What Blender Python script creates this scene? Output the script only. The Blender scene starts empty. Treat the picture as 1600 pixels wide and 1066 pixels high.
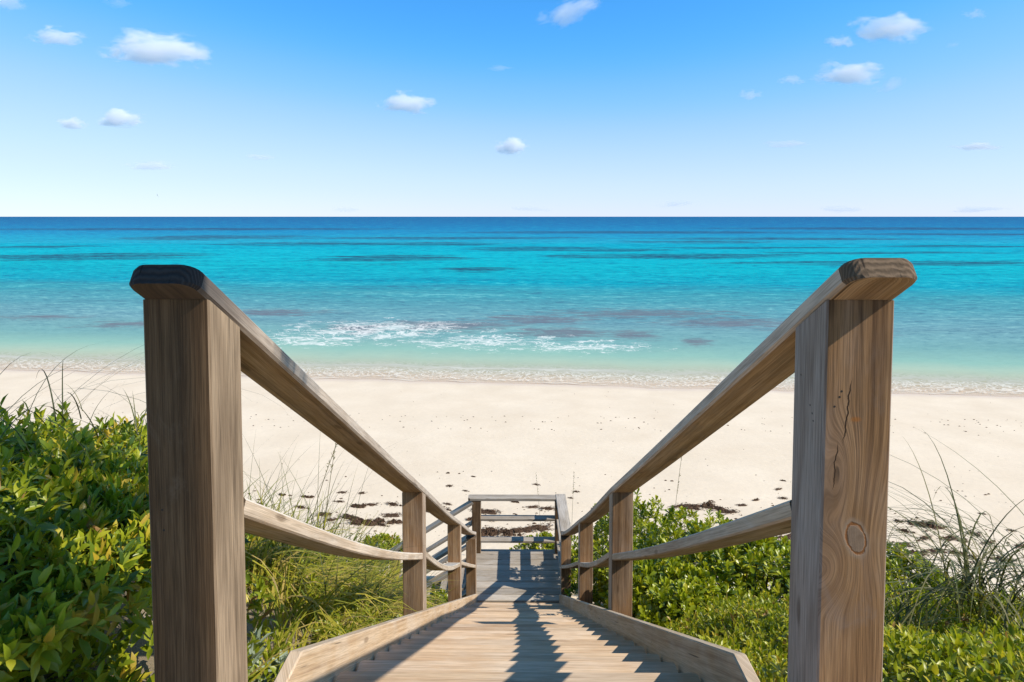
import bpy, math, random
import numpy as np
from mathutils import Vector, Matrix, noise as mnoise

SC = bpy.context.scene
COL = SC.collection
R = random.Random(7)
RNG = np.random.default_rng(11)
EZ = 7.4                                   # eye height above the sea (sea level is z = 0)

# ------------------------------------------------------------------ camera, sky, sun, exposure
cam_data = bpy.data.cameras.new('camera')
cam = bpy.data.objects.new('camera', cam_data)
COL.objects.link(cam)
cam.location = (0, 0, EZ)
cam.rotation_euler = (math.radians(90) - math.atan(0.05), 0, 0.0088)
cam_data.sensor_width = 36
cam_data.lens = 36 * 942 / 1600
cam_data.shift_y = -147.3 / 1600
cam_data.clip_start = 0.05
cam_data.clip_end = 200000
SC.camera = cam

SUN_DIR = Vector((0.72, -0.24, 0.70)).normalized()      # towards the sun
world = bpy.data.worlds.new('World')
SC.world = world
world.use_nodes = True
wn = world.node_tree
bg = wn.nodes['Background']
sky = wn.nodes.new('ShaderNodeTexSky')
sky.sky_type = 'NISHITA'
sky.sun_disc = False
sky.sun_elevation = math.asin(SUN_DIR.z)
sky.sun_rotation = math.atan2(SUN_DIR.x, SUN_DIR.y)
sky.air_density = 1.0
sky.dust_density = 0.0
sky.ozone_density = 4.0
# the photograph's colour grade of the sky: one tone curve per channel, the same in every direction
def vscale(sock, k):
    n_ = wn.nodes.new('ShaderNodeVectorMath'); n_.operation = 'SCALE'; n_.inputs['Scale'].default_value = k
    wn.links.new(sock, n_.inputs[0]); return n_.outputs[0]
cv = wn.nodes.new('ShaderNodeRGBCurve')
CURVES = (((0, 0), (.06, .046), (.127, .056), (.20, .165), (.28, .30), (.42, .42), (.62, .51), (1, .64)),
          ((0, 0), (.10, .105), (.23, .285), (.385, .455), (.60, .585), (.75, .64), (1, .75)),
          ((0, 0), (.20, .15), (.33, .46), (.43, .72), (.588, .745), (.72, .76), (1, .82)))
for ch, pts in enumerate(CURVES):
    c_ = cv.mapping.curves[ch]
    c_.points[0].location = pts[0]; c_.points[1].location = pts[-1]
    for p_ in pts[1:-1]: c_.points.new(*p_)
cv.mapping.extend = 'EXTRAPOLATED'
cv.mapping.update()
wn.links.new(vscale(sky.outputs[0], .10), cv.inputs['Color'])
wn.links.new(vscale(cv.outputs[0], 1 / .12), bg.inputs['Color'])
bg.inputs['Strength'].default_value = 0.12

sun_data = bpy.data.lights.new('sun', 'SUN')
sun_data.energy = 4.2
sun_data.angle = math.radians(0.53)
sun_data.color = (1.0, 0.92, 0.78)
sun = bpy.data.objects.new('sun', sun_data)
COL.objects.link(sun)
sun.rotation_euler = SUN_DIR.to_track_quat('Z', 'Y').to_euler()

SC.view_settings.view_transform = 'Standard'
SC.view_settings.look = 'None'
SC.view_settings.exposure = 0.50
SC.view_settings.gamma = 1.0
SC.view_settings.use_curve_mapping = False
SC.cycles.volume_bounces = 20
SC.cycles.transparent_max_bounces = 16
SC.cycles.max_bounces = 24
SC.cycles.diffuse_bounces = 4
SC.cycles.glossy_bounces = 3

# ------------------------------------------------------------------ helpers
def tag(o, label=None, cat=None, group=None, kind=None):
    if label: o['label'] = label
    if cat: o['category'] = cat
    if group: o['group'] = group
    if kind: o['kind'] = kind
    return o

def empty(name, loc=(0, 0, 0), parent=None):
    o = bpy.data.objects.new(name, None)
    COL.objects.link(o)
    o.location = loc
    o.empty_display_size = 0.1
    if parent: o.parent = parent
    return o

def link(name, me, mats=(), parent=None, loc=None):
    for m in mats:
        if m.name not in me.materials: me.materials.append(m)
    o = bpy.data.objects.new(name, me)
    COL.objects.link(o)
    if parent: o.parent = parent
    if loc is not None: o.location = loc
    return o

def np_mesh(name, V, faces, smooth=False, tint=None, uv=None, mat_idx=None):
    """faces: list of (n,k) int arrays"""
    me = bpy.data.meshes.new(name)
    V = np.asarray(V, dtype=np.float32)
    loops = np.concatenate([f.reshape(-1) for f in faces]).astype(np.int32)
    tot = np.concatenate([np.full(len(f), f.shape[1]) for f in faces]).astype(np.int32)
    start = np.concatenate([[0], np.cumsum(tot)[:-1]]).astype(np.int32)
    me.vertices.add(len(V)); me.vertices.foreach_set('co', V.ravel())
    me.loops.add(len(loops)); me.loops.foreach_set('vertex_index', loops)
    me.polygons.add(len(tot))
    me.polygons.foreach_set('loop_start', start)
    me.polygons.foreach_set('loop_total', tot)
    me.polygons.foreach_set('use_smooth', np.full(len(tot), bool(smooth)))
    if mat_idx is not None: me.polygons.foreach_set('material_index', np.asarray(mat_idx, dtype=np.int32))
    if uv is not None:
        l = me.uv_layers.new(name='UVMap')
        l.data.foreach_set('uv', np.asarray(uv, dtype=np.float32).ravel())
    if tint is not None:
        a = me.attributes.new('tint', 'FLOAT', 'POINT')
        a.data.foreach_set('value', np.asarray(tint, dtype=np.float32))
    me.update(calc_edges=True)
    me.validate()
    return me

def fbm(x, y, z=0.0, o=4):
    return mnoise.fractal(Vector((x, y, z)), 1.0, 2.0, o)

def srgb(r, g, b):
    f = lambda c: (c / 255) / 12.92 if c <= 10 else ((c / 255 + 0.055) / 1.055) ** 2.4
    return (f(r), f(g), f(b), 1)

class NT:
    """small node-tree writer"""
    def __init__(self, mat):
        mat.use_nodes = True
        self.t = mat.node_tree
        self.t.nodes.clear()
    def n(self, kind, **kw):
        nd = self.t.nodes.new('ShaderNode' + kind)
        for k, v in kw.items(): setattr(nd, k, v)
        return nd
    def put(self, sock, v):
        if v is None: return
        if isinstance(v, bpy.types.NodeSocket): self.t.links.new(v, sock)
        else: sock.default_value = v
    def math(self, op, a, b=None, c=None, clamp=False):
        nd = self.n('Math', operation=op, use_clamp=clamp)
        for i, v in enumerate((a, b, c)): self.put(nd.inputs[i], v)
        return nd.outputs[0]
    def vmath(self, op, a, b=None):
        nd = self.n('VectorMath', operation=op)
        self.put(nd.inputs[0], a); self.put(nd.inputs[1], b)
        return nd.outputs['Value'] if op in ('LENGTH', 'DOT_PRODUCT', 'DISTANCE') else nd.outputs[0]
    def comb(self, x, y, z):
        nd = self.n('CombineXYZ')
        for i, v in enumerate((x, y, z)): self.put(nd.inputs[i], v)
        return nd.outputs[0]
    def sep(self, v):
        nd = self.n('SeparateXYZ'); self.put(nd.inputs[0], v)
        return nd.outputs
    def noise(self, vec, scale=1, detail=4, rough=.5, dist=0):
        nd = self.n('TexNoise'); self.put(nd.inputs['Vector'], vec)
        nd.inputs['Scale'].default_value = scale; nd.inputs['Detail'].default_value = detail
        nd.inputs['Roughness'].default_value = rough; nd.inputs['Distortion'].default_value = dist
        return nd.outputs['Fac']
    def ramp(self, fac, stops, interp='LINEAR'):
        nd = self.n('ValToRGB'); self.put(nd.inputs[0], fac)
        cr = nd.color_ramp; cr.interpolation = interp
        while len(cr.elements) > 1: cr.elements.remove(cr.elements[-1])
        cr.elements[0].position = stops[0][0]; cr.elements[0].color = stops[0][1]
        for p, c in stops[1:]:
            e = cr.elements.new(p); e.color = c
        return nd.outputs[0]
    def step(self, v, a, b, lo=0.0, hi=1.0, smooth=True):
        nd = self.n('MapRange', interpolation_type='SMOOTHSTEP' if smooth else 'LINEAR')
        self.put(nd.inputs[0], v)
        for i, k in ((1, a), (2, b), (3, lo), (4, hi)): self.put(nd.inputs[i], k)
        return nd.outputs[0]
    def mix(self, fac, a, b, blend='MIX'):
        nd = self.n('Mix', data_type='RGBA', blend_type=blend)
        self.put(nd.inputs[0], fac); self.put(nd.inputs[6], a); self.put(nd.inputs[7], b)
        return nd.outputs[2]
    def bump(self, h, strength=.3, dist=.01, normal=None):
        nd = self.n('Bump'); nd.inputs['Strength'].default_value = strength; nd.inputs['Distance'].default_value = dist
        self.put(nd.inputs['Height'], h); self.put(nd.inputs['Normal'], normal)
        return nd.outputs[0]
    def principled(self, color, rough=.7, normal=None, spec=.5, out=True):
        nd = self.n('BsdfPrincipled')
        self.put(nd.inputs['Base Color'], color); self.put(nd.inputs['Roughness'], rough)
        self.put(nd.inputs['Normal'], normal); self.put(nd.inputs['Specular IOR Level'], spec)
        if out: self.out(nd.outputs[0])
        return nd
    def out(self, s, vol=None):
        o = self.n('OutputMaterial')
        if s is not None: self.t.links.new(s, o.inputs['Surface'])
        if vol is not None: self.t.links.new(vol, o.inputs['Volume'])

def gray(v): return (v, v, v, 1)

# ------------------------------------------------------------------ wood
def wood_mat(name, dark, mid, light, silver, silver_amt=.5, up_silver=.35, knot=False, end_shade=False, side_silver=0.0, vary=.26, streak=1.0, nosing=False):
    m = bpy.data.materials.new(name); g = NT(m)
    uv = g.n('UVMap').outputs[0]
    rnd = g.n('ObjectInfo').outputs['Random']
    s = g.sep(uv)
    off = g.math('MULTIPLY', rnd, 53.0)
    u, v = s[0], s[1]
    # slow wander of the grain across the board
    wob = g.noise(g.comb(g.math('MULTIPLY', u, 1.1), g.math('MULTIPLY', v, 3.0), off), 1, 2)
    v2 = g.math('ADD', v, g.math('MULTIPLY', g.math('SUBTRACT', wob, .5), .022))
    if knot:
        oc = g.sep(g.n('TexCoord').outputs['Object'])
        dx = g.math('SUBTRACT', oc[0], .073); dz = g.math('SUBTRACT', oc[2], .488)
        kn = g.vmath('LENGTH', g.comb(g.math('MULTIPLY', dx, 1.5), g.math('ADD', dz, g.math('MULTIPLY', dx, .45)), 0))
        front = g.step(g.math('ABSOLUTE', g.math('SUBTRACT', oc[1], 0)), .004, .006, 1, 0)
        # the grain parts and flows round the knot, and swings below it
        el = g.vmath('LENGTH', g.comb(dx, g.math('MULTIPLY', dz, g.step(dz, -.05, .05, .42, .30)), 0))
        gau = g.math('EXPONENT', g.math('MULTIPLY', g.math('MULTIPLY', el, el), -1 / .045 ** 2))
        dev = g.math('MULTIPLY', g.math('MULTIPLY', dx, gau), -.93)
        el2 = g.vmath('LENGTH', g.comb(g.math('ADD', dx, .055), g.math('MULTIPLY', g.math('ADD', dz, .07), .75), 0))
        dev = g.math('ADD', dev, g.math('MULTIPLY', g.step(el2, .0, .085, .055, 0), 1))
        el3 = g.vmath('LENGTH', g.comb(g.math('ADD', dx, .03), g.math('MULTIPLY', g.math('SUBTRACT', dz, .15), .32), 0))
        dev = g.math('ADD', dev, g.math('MULTIPLY', g.step(el3, .0, .05, .035, 0), 1))
        v2 = g.math('ADD', v2, g.math('MULTIPLY', dev, front))
    grain = g.noise(g.comb(g.math('MULTIPLY', u, .9), g.math('MULTIPLY', v2, 60), off), 1, 5, .62, .12)
    broad = g.noise(g.comb(g.math('MULTIPLY', u, .6), g.math('MULTIPLY', v2, 14), g.math('ADD', off, 7)), 1, 3, .5, .15)
    fine = g.noise(g.comb(g.math('MULTIPLY', u, 7), g.math('MULTIPLY', v2, 330), off), 1, 3, .6)
    patch = g.noise(g.comb(g.math('MULTIPLY', u, 2.2), g.math('MULTIPLY', v, 6), g.math('ADD', off, 19)), 1, 4, .6, .6)
    base = g.ramp(g.math('ADD', g.math('MULTIPLY', grain, .6), g.math('MULTIPLY', broad, .4)),
                  [(.33, dark), (.48, mid), (.62, light)])
    nrm = g.sep(g.n('NewGeometry').outputs['Normal']); nz = nrm[2]
    upf = g.math('ADD', g.math('MULTIPLY', g.math('MAXIMUM', nz, 0), up_silver), g.math('MULTIPLY', g.math('ABSOLUTE', nrm[0]), side_silver))
    sil = g.math('ADD', g.math('MULTIPLY', g.step(patch, .38, .68), silver_amt), upf, clamp=True)
    silc = g.mix(grain, silver, tuple(c * 1.25 if i < 3 else 1 for i, c in enumerate(silver)))
    col = g.mix(sil, base, silc)
    # fine lines and dark checks along the grain
    col = g.mix(g.step(fine, .36, .60, .25 + .17 * streak, 0), col, tuple(c * .35 if i < 3 else 1 for i, c in enumerate(dark)))
    chk = g.noise(g.comb(g.math('MULTIPLY', u, 2.2), g.math('MULTIPLY', v2, 75), g.math('ADD', off, 3)), 1, 2, .5)
    chm = g.step(chk, .70, .76, 0, .75)
    col = g.mix(chm, col, (.03, .02, .014, 1))
    # weather streaks running along the board, and rubbed, stained patches
    stk = g.noise(g.comb(g.math('MULTIPLY', u, .7), g.math('MULTIPLY', v2, 24), g.math('ADD', off, 31)), 1, 6, .72, .1)
    col = g.mix(g.step(stk, .50, .70, 0, .62 * streak), col, tuple(c * .42 if i < 3 else 1 for i, c in enumerate(dark)))
    big_ = g.noise(g.comb(g.math('MULTIPLY', u, 1.6), g.math('MULTIPLY', v, 7), g.math('ADD', off, 61)), 1, 3, .55, .6)
    col = g.mix(g.step(big_, .48, .72, 0, .45 * streak), col, tuple(c * .8 if i < 3 else 1 for i, c in enumerate(dark)))
    blot = g.noise(g.comb(g.math('MULTIPLY', u, 5), g.math('MULTIPLY', v, 9), g.math('ADD', off, 41)), 1, 6, .7, .8)
    col = g.mix(g.step(blot, .52, .75, 0, .40 * streak), col, g.mix(.5, dark, silver))
    if end_shade:  # cast shade on the near end of the board, put into the colour
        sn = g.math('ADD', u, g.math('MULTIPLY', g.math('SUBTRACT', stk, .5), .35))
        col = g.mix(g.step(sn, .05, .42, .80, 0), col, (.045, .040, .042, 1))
    if nosing:      # darker line along the two long top edges of a tread
        e_ = g.math('MINIMUM', g.math('ABSOLUTE', g.math('SUBTRACT', v, .3178)), g.math('ABSOLUTE', g.math('SUBTRACT', v, .5898)))
        e_ = g.math('SUBTRACT', e_, g.math('MULTIPLY', g.math('SUBTRACT', blot, .5), .012))
        col = g.mix(g.step(e_, .004, .013, .62, 0), col, (.10, .062, .036, 1))
    # stray pin knots
    vor = g.n('TexVoronoi'); vor.feature = 'F1'
    g.put(vor.inputs['Vector'], g.comb(g.math('MULTIPLY', u, 2.2), g.math('MULTIPLY', v, 9), off)); vor.inputs['Scale'].default_value = 1
    pin = g.step(vor.outputs['Distance'], .05, .12, .55, 0)
    col = g.mix(pin, col, tuple(c * .45 if i < 3 else 1 for i, c in enumerate(dark)))
    hgt = g.math('SUBTRACT', g.math('ADD', g.math('MULTIPLY', fine, .5), g.math('MULTIPLY', grain, .7)), g.math('MULTIPLY', chm, 1.2))
    if knot:
        nn = g.noise(g.n('TexCoord').outputs['Object'], 90, 4, .7)
        kd = g.math('ADD', kn, g.math('MULTIPLY', g.math('SUBTRACT', nn, .5), .012))
        halo = g.math('MULTIPLY', g.step(kd, .034, .048, .6, 0), front)
        col = g.mix(halo, col, (.33, .25, .18, 1))
        rw = g.noise(g.n('TexCoord').outputs['Object'], 38, 2, .5)
        ring = g.math('MULTIPLY', g.step(g.math('DIVIDE', g.math('ABSOLUTE', g.math('SUBTRACT', kd, .0305)), g.step(rw, .3, .65, .25, 1.5)), .001, .005, .9, 0), front)
        col = g.mix(ring, col, (.24, .085, .018, 1))
        core = g.math('MULTIPLY', g.step(kd, .022, .029, .85, 0), front)
        col = g.mix(core, col, g.mix(g.noise(g.n('TexCoord').outputs['Object'], 60, 3), (.12, .07, .042, 1), (.33, .235, .16, 1)))
        # the two long checks above the knot and the small orange knot beside them
        wav = g.math('MULTIPLY', g.math('SUBTRACT', g.noise(g.comb(0, 0, oc[2]), 22, 3, .6), .5), .022)
        def crack(x0, slope, z0, z1, wdt):
            cx = g.math('ADD', g.math('ADD', g.math('MULTIPLY', g.math('SUBTRACT', oc[2], z0), slope), x0), wav)
            d = g.math('ABSOLUTE', g.math('SUBTRACT', oc[0], cx))
            mid_ = (z0 + z1) / 2
            tap = g.step(g.math('ABSOLUTE', g.math('SUBTRACT', oc[2], mid_)), (z1 - z0) * .25, (z1 - z0) * .5, wdt, 0)
            return g.math('MULTIPLY', g.math('MULTIPLY', g.math('LESS_THAN', d, tap), front), 1)
        ck = g.math('MAXIMUM', crack(.040, .10, .68, .835, .0016), crack(.020, .10, .585, .70, .0013))
        col = g.mix(ck, col, (.035, .018, .009, 1))
        k2 = g.vmath('LENGTH', g.comb(g.math('SUBTRACT', oc[0], .066), g.math('MULTIPLY', g.math('SUBTRACT', oc[2], .742), 2.0), 0))
        col = g.mix(g.math('MULTIPLY', g.step(k2, .004, .016, .85, 0), front), col, (.34, .13, .03, 1))
        hgt = g.math('SUBTRACT', hgt, g.math('MULTIPLY', g.math('ADD', ck, ring), 2.0))
    val = g.math('ADD', 1 - vary / 2, g.math('MULTIPLY', rnd, vary))
    col = g.mix(1, col, g.comb(val, val, val), 'MULTIPLY')
    g.principled(col, .78, g.bump(hgt, .35, .003), .25)
    return m

def endgrain_mat(name, c1, c2):
    m = bpy.data.materials.new(name); g = NT(m)
    oc = g.n('TexCoord').outputs['Object']
    rnd = g.n('ObjectInfo').outputs['Random']
    v = g.vmath('ADD', oc, g.comb(rnd, rnd, g.math('MULTIPLY', rnd, -.15)))
    w = g.n('TexWave'); w.wave_type = 'RINGS'; w.rings_direction = 'X'
    g.put(w.inputs['Vector'], v)
    w.inputs['Scale'].default_value = 55; w.inputs['Distortion'].default_value = 3; w.inputs['Detail'].default_value = 3
    n = g.noise(oc, 35, 4, .7)
    col = g.mix(w.outputs['Fac'], c1, c2)
    ck = g.step(g.noise(g.vmath('MULTIPLY', oc, (60, 8, 8)), 1, 2), .64, .70)
    col = g.mix(g.math('MULTIPLY', ck, .8), g.mix(n, col, c1), (.012, .009, .008, 1))
    g.principled(col, .85, g.bump(g.math('ADD', n, w.outputs['Fac']), .5, .003), .2)
    return m

W_POST = wood_mat('post_wood', (.15, .078, .036, 1), (.33, .185, .088, 1), (.47, .30, .165, 1), (.40, .325, .26, 1), .40, .2, side_silver=.6)
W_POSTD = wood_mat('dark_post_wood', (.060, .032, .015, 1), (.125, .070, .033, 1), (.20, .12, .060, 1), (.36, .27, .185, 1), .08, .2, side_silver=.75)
W_KNOT = wood_mat('knotty_post_wood', (.14, .070, .030, 1), (.33, .18, .080, 1), (.48, .29, .145, 1), (.37, .32, .29, 1), .22, .2, knot=True, side_silver=.8)
W_TREAD = wood_mat('tread_wood', (.34, .195, .10, 1), (.56, .37, .22, 1), (.68, .50, .33, 1), (.59, .48, .375, 1), .5, .2, vary=.34, streak=.4, nosing=True)
W_RAIL = wood_mat('rail_wood', (.17, .09, .038, 1), (.37, .215, .10, 1), (.50, .32, .175, 1), (.50, .435, .375, 1), .15, .9, side_silver=.8, streak=.7)
W_MID = wood_mat('middle_rail_wood', (.22, .13, .06, 1), (.45, .30, .165, 1), (.59, .43, .27, 1), (.58, .515, .445, 1), .35, .95, side_silver=.4, streak=.5)
W_RAILD = wood_mat('shaded_rail_wood', (.17, .09, .038, 1), (.37, .215, .10, 1), (.50, .32, .175, 1), (.50, .435, .375, 1), .15, .9, end_shade=True, side_silver=.8, streak=.7)  # rail wood with shade painted into its near end
W_STR = wood_mat('stringer_wood', (.34, .205, .11, 1), (.53, .37, .225, 1), (.64, .48, .325, 1), (.57, .48, .385, 1), .5, .3, streak=.35)
W_GREY = wood_mat('silvered_wood', (.19, .145, .105, 1), (.36, .295, .225, 1), (.49, .42, .34, 1), (.44, .395, .35, 1), .6, .3, vary=.36, streak=.6)
E_SHADED = endgrain_mat('shaded_end_grain', (.030, .026, .026, 1), (.075, .064, .058, 1))  # end grain coloured dark for the shade on that handrail end
E_TAN = endgrain_mat('tan_end_grain', (.095, .065, .042, 1), (.23, .16, .105, 1))

def board_mesh(name, pts, side, w, t, ch=.005, round_start=0.0, round_end=0.0, align=0.0, top_slope=None, uoff=0.0):
    """a sawn board swept along pts; side = unit vector across the width; chamfered edges; UV u along, v round the section (metres).
    round_start rounds the plan corners of the first end."""
    pts = [Vector(p) for p in pts]
    side = Vector(side).normalized()
    hw, ht = w / 2, t / 2
    prof = [(-hw + ch, -ht), (hw - ch, -ht), (hw, -ht + ch), (hw, ht - ch), (hw - ch, ht), (-hw + ch, ht), (-hw, ht - ch), (-hw, -ht + ch)]
    # extra rings for rounded ends
    L = [0.0]
    for a, b in zip(pts[:-1], pts[1:]): L.append(L[-1] + (b - a).length)
    def at(s):
        for i in range(len(pts) - 1):
            if s <= L[i + 1] or i == len(pts) - 2:
                k = (s - L[i]) / (L[i + 1] - L[i]); return pts[i].lerp(pts[i + 1], k), (pts[i + 1] - pts[i]).normalized()
    st = [(s, 1.0) for s in L]
    def rounds(rad, flip):
        out = []
        for k in range(0, 6):
            a = k / 5 * math.pi / 2
            s = rad * (1 - math.sin(a)) ; f = 1 - rad * (1 - math.cos(a)) / hw
            # a=pi/2 -> s=0, narrowest
            out.append((L[-1] - s if flip else s, f))
        return out
    if round_start: st = [q for q in st if q[0] > round_start] + rounds(round_start, False)
    if round_end: st = [q for q in st if q[0] < L[-1] - round_end] + rounds(round_end, True)
    st = sorted(set((round(a, 5), round(b, 5)) for a, b in st))
    V, UV, F, MI = [], [], [], []
    n = 8
    for s, f in st:
        p, d = at(s)
        # smooth tangent
        p0, _ = at(max(0, s - .02)); p1, _ = at(min(L[-1], s + .02))
        d = (p1 - p0).normalized()
        up = side.cross(d).normalized()
        if up.length < .5: up = Vector((0, 0, 1))
        for (a, b) in prof:
            V.append(p + side * a * f + up * b)
    per = [0]
    for i in range(n):
        a, b = prof[i], prof[(i + 1) % n]
        per.append(per[-1] + math.hypot(a[0] - b[0], a[1] - b[1]))
    for r in range(len(st) - 1):
        for i in range(n):
            j = (i + 1) % n
            F.append((r * n + i, r * n + j, (r + 1) * n + j, (r + 1) * n + i)); MI.append(1 if (round_start > .02 and st[r][0] < round_start - 1e-4 and i not in (0, 4)) else 0)
            UV += [(st[r][0] + uoff, per[i]), (st[r][0] + uoff, per[i + 1]), (st[r + 1][0] + uoff, per[i + 1]), (st[r + 1][0] + uoff, per[i])]
    Vn = np.array([tuple(v) for v in V])
    if top_slope is not None:
        last = Vn[-n:]; y0 = last[:, 1].min(); Vn[-n:, 2] -= top_slope * (last[:, 1] - y0)
    caps = np.array([list(range(n))[::-1], list(range((len(st) - 1) * n, len(st) * n))])
    for c in caps: UV += [(Vn[i][0], Vn[i][2]) for i in c]
    me = np_mesh(name, Vn, [np.array(F), caps], uv=UV, mat_idx=MI + [1, 1])
    # orientation check
    import bmesh
    b = bmesh.new(); b.from_mesh(me); bmesh.ops.recalc_face_normals(b, faces=b.faces); b.to_mesh(me); b.free()
    return me

def board(name, pts, side, w, t, mat, parent, end=None, loc=None, **kw):
    if loc is not None:
        pts = [Vector(p) - Vector(loc) for p in pts]
    me = board_mesh(name, pts, side, w, t, **kw)
    return link(name, me, (mat, end or E_TAN), parent, loc)

# ------------------------------------------------------------------ terrain
def nose(y): return -1.491 - .622 * (y - 1.911)          # line of the tread noses, relative to the eye
SHORE0, SHORE_S = 26.9, -.087
def shore(x): return SHORE0 + SHORE_S * x
def smin(a, b, k): h = max(0, min(1, .5 + .5 * (b - a) / k)); return b * (1 - h) + a * h - k * h * (1 - h)
def smax(a, b, k): return -smin(-a, -b, k)
def sstep(a, b, x):
    t = max(0, min(1, (x - a) / (b - a))); return t * t * (3 - 2 * t)
def beach_z(x, y):
    ys = shore(x)
    if y < ys: z = -EZ - .068 * (y - ys) + .02 * fbm(x * .35, y * .5, 3)
    else: z = -EZ - .075 * (y - ys)
    return min(z, -EZ + 1.2) if y < ys else max(z, -EZ - 6)
def dune_z(x, y):
    yy = max(y, 1.55)
    base = nose(yy) - .38
    if x < -.7:
        a = -x
        off = (.62 * sstep(.72, 1.45, a) + .08 * sstep(1.5, 3, a)) * sstep(7.4, 5.4, y) - .55 * sstep(6.2, 8.0, y)
        off += .12 * sstep(1.0, 2.0, a) * sstep(3.0, 1.2, y)
    else:
        off = .22 * sstep(.75, 1.6, x) + .05 * sstep(1.6, 3, x)
    return base + off + .10 * fbm(x * .9, y * .9, 1)
def ground_z(x, y):
    return smax(dune_z(x, y), beach_z(x, y), .35)

def grid_mesh(name, xs, ys, zf):
    nx, ny = len(xs), len(ys)
    V = np.array([(x, y, zf(x, y)) for y in ys for x in xs])
    i = np.arange(nx * ny).reshape(ny, nx)
    F = np.stack([i[:-1, :-1], i[:-1, 1:], i[1:, 1:], i[1:, :-1]], -1).reshape(-1, 4)
    return np_mesh(name, V, [F], smooth=True)

def sand_mat(name, dune=False):
    m = bpy.data.materials.new(name); g = NT(m)
    oc = g.n('TexCoord').outputs['Object']
    xyz = g.sep(oc)
    n1 = g.noise(oc, .7, 5, .55); n2 = g.noise(oc, 9, 5, .65); n3 = g.noise(oc, 160, 2, .6)
    col = g.ramp(n1, [(.3, (.69, .565, .425, 1)), (.7, (.765, .64, .495, 1))])
    col = g.mix(g.step(n2, .3, .75, 0, .22), col, (.52, .44, .35, 1))
    col = g.mix(g.step(n3, .55, .8, 0, .12), col, (.40, .33, .26, 1))
    rough = .9
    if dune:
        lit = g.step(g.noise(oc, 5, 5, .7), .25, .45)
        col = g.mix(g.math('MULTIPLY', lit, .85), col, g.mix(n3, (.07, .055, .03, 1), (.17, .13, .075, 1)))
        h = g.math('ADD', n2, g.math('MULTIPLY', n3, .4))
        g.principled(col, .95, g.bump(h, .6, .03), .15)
        return m
    # damp sand along the swash: darker, smoother
    s = g.math('SUBTRACT', g.math('ADD', xyz[1], g.math('MULTIPLY', xyz[0], -SHORE_S)), SHORE0)
    s = g.math('ADD', s, g.math('MULTIPLY', g.math('SUBTRACT', g.noise(g.comb(g.math('MULTIPLY', xyz[0], .25), 0, 0), 1, 3), .5), 1.6))
    wet = g.step(s, -1.5, -.5)
    col = g.mix(g.math('MULTIPLY', wet, .6), col, (.58, .455, .37, 1))
    rg = g.math('SUBTRACT', .92, g.math('MULTIPLY', wet, .45))
    # small ripples and footprints
    vor = g.n('TexVoronoi'); g.put(vor.inputs['Vector'], g.vmath('MULTIPLY', oc, (1, 1.6, 1))); vor.inputs['Scale'].default_value = 2.6
    foot = g.step(vor.outputs['Distance'], .05, .30)
    h = g.math('ADD', g.math('MULTIPLY', n2, .6), g.math('ADD', g.math('MULTIPLY', n3, .15), g.math('MULTIPLY', foot, .45)))
    st = g.math('MULTIPLY', g.step(s, -9, -3, .30, .06), 1)
    bp = g.n('Bump'); bp.inputs['Distance'].default_value = .035
    g.put(bp.inputs['Strength'], st); g.put(bp.inputs['Height'], h)
    g.principled(col, rg, bp.outputs[0], .3)
    return m

SAND = sand_mat('beach_sand')
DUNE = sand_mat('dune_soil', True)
# beach: one sheet from behind the dune to below the sea
bx = np.concatenate([[-6000, -1500, -500, -200, -100], np.linspace(-60, 60, 241), [100, 200, 500, 1500, 6000]])
by = np.concatenate([np.linspace(8.0, 18, 61), np.linspace(18.5, 40, 60), [50, 70, 100, 160, 300]])
beach = link('beach', grid_mesh('beach', bx, by, lambda x, y: EZ + beach_z(x, y) - (0.6 * sstep(9.5, 8, y))), (SAND,))
tag(beach, 'pale sandy beach between the dune and the sea', 'beach', kind='structure')
dx = np.concatenate([[-6000, -1000, -200, -60, -25], np.linspace(-14, 14, 141), [25, 60, 200, 1000, 6000]])
dy = np.concatenate([[-6000, -500, -60, -15, -5, -1], np.linspace(-.5, 13, 109)])
def dz(x, y):
    d, b = dune_z(x, y), beach_z(x, y)
    z = smax(d, b, .35)
    return EZ + z - .10 * sstep(.02, .0, z - b) - .12 * sstep(11.0, 12.6, y)
dune = link('dune', grid_mesh('dune', dx, dy, dz), (DUNE,))
tag(dune, 'sandy dune bank under the plants beside the stairs', 'dune', kind='structure')

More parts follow.
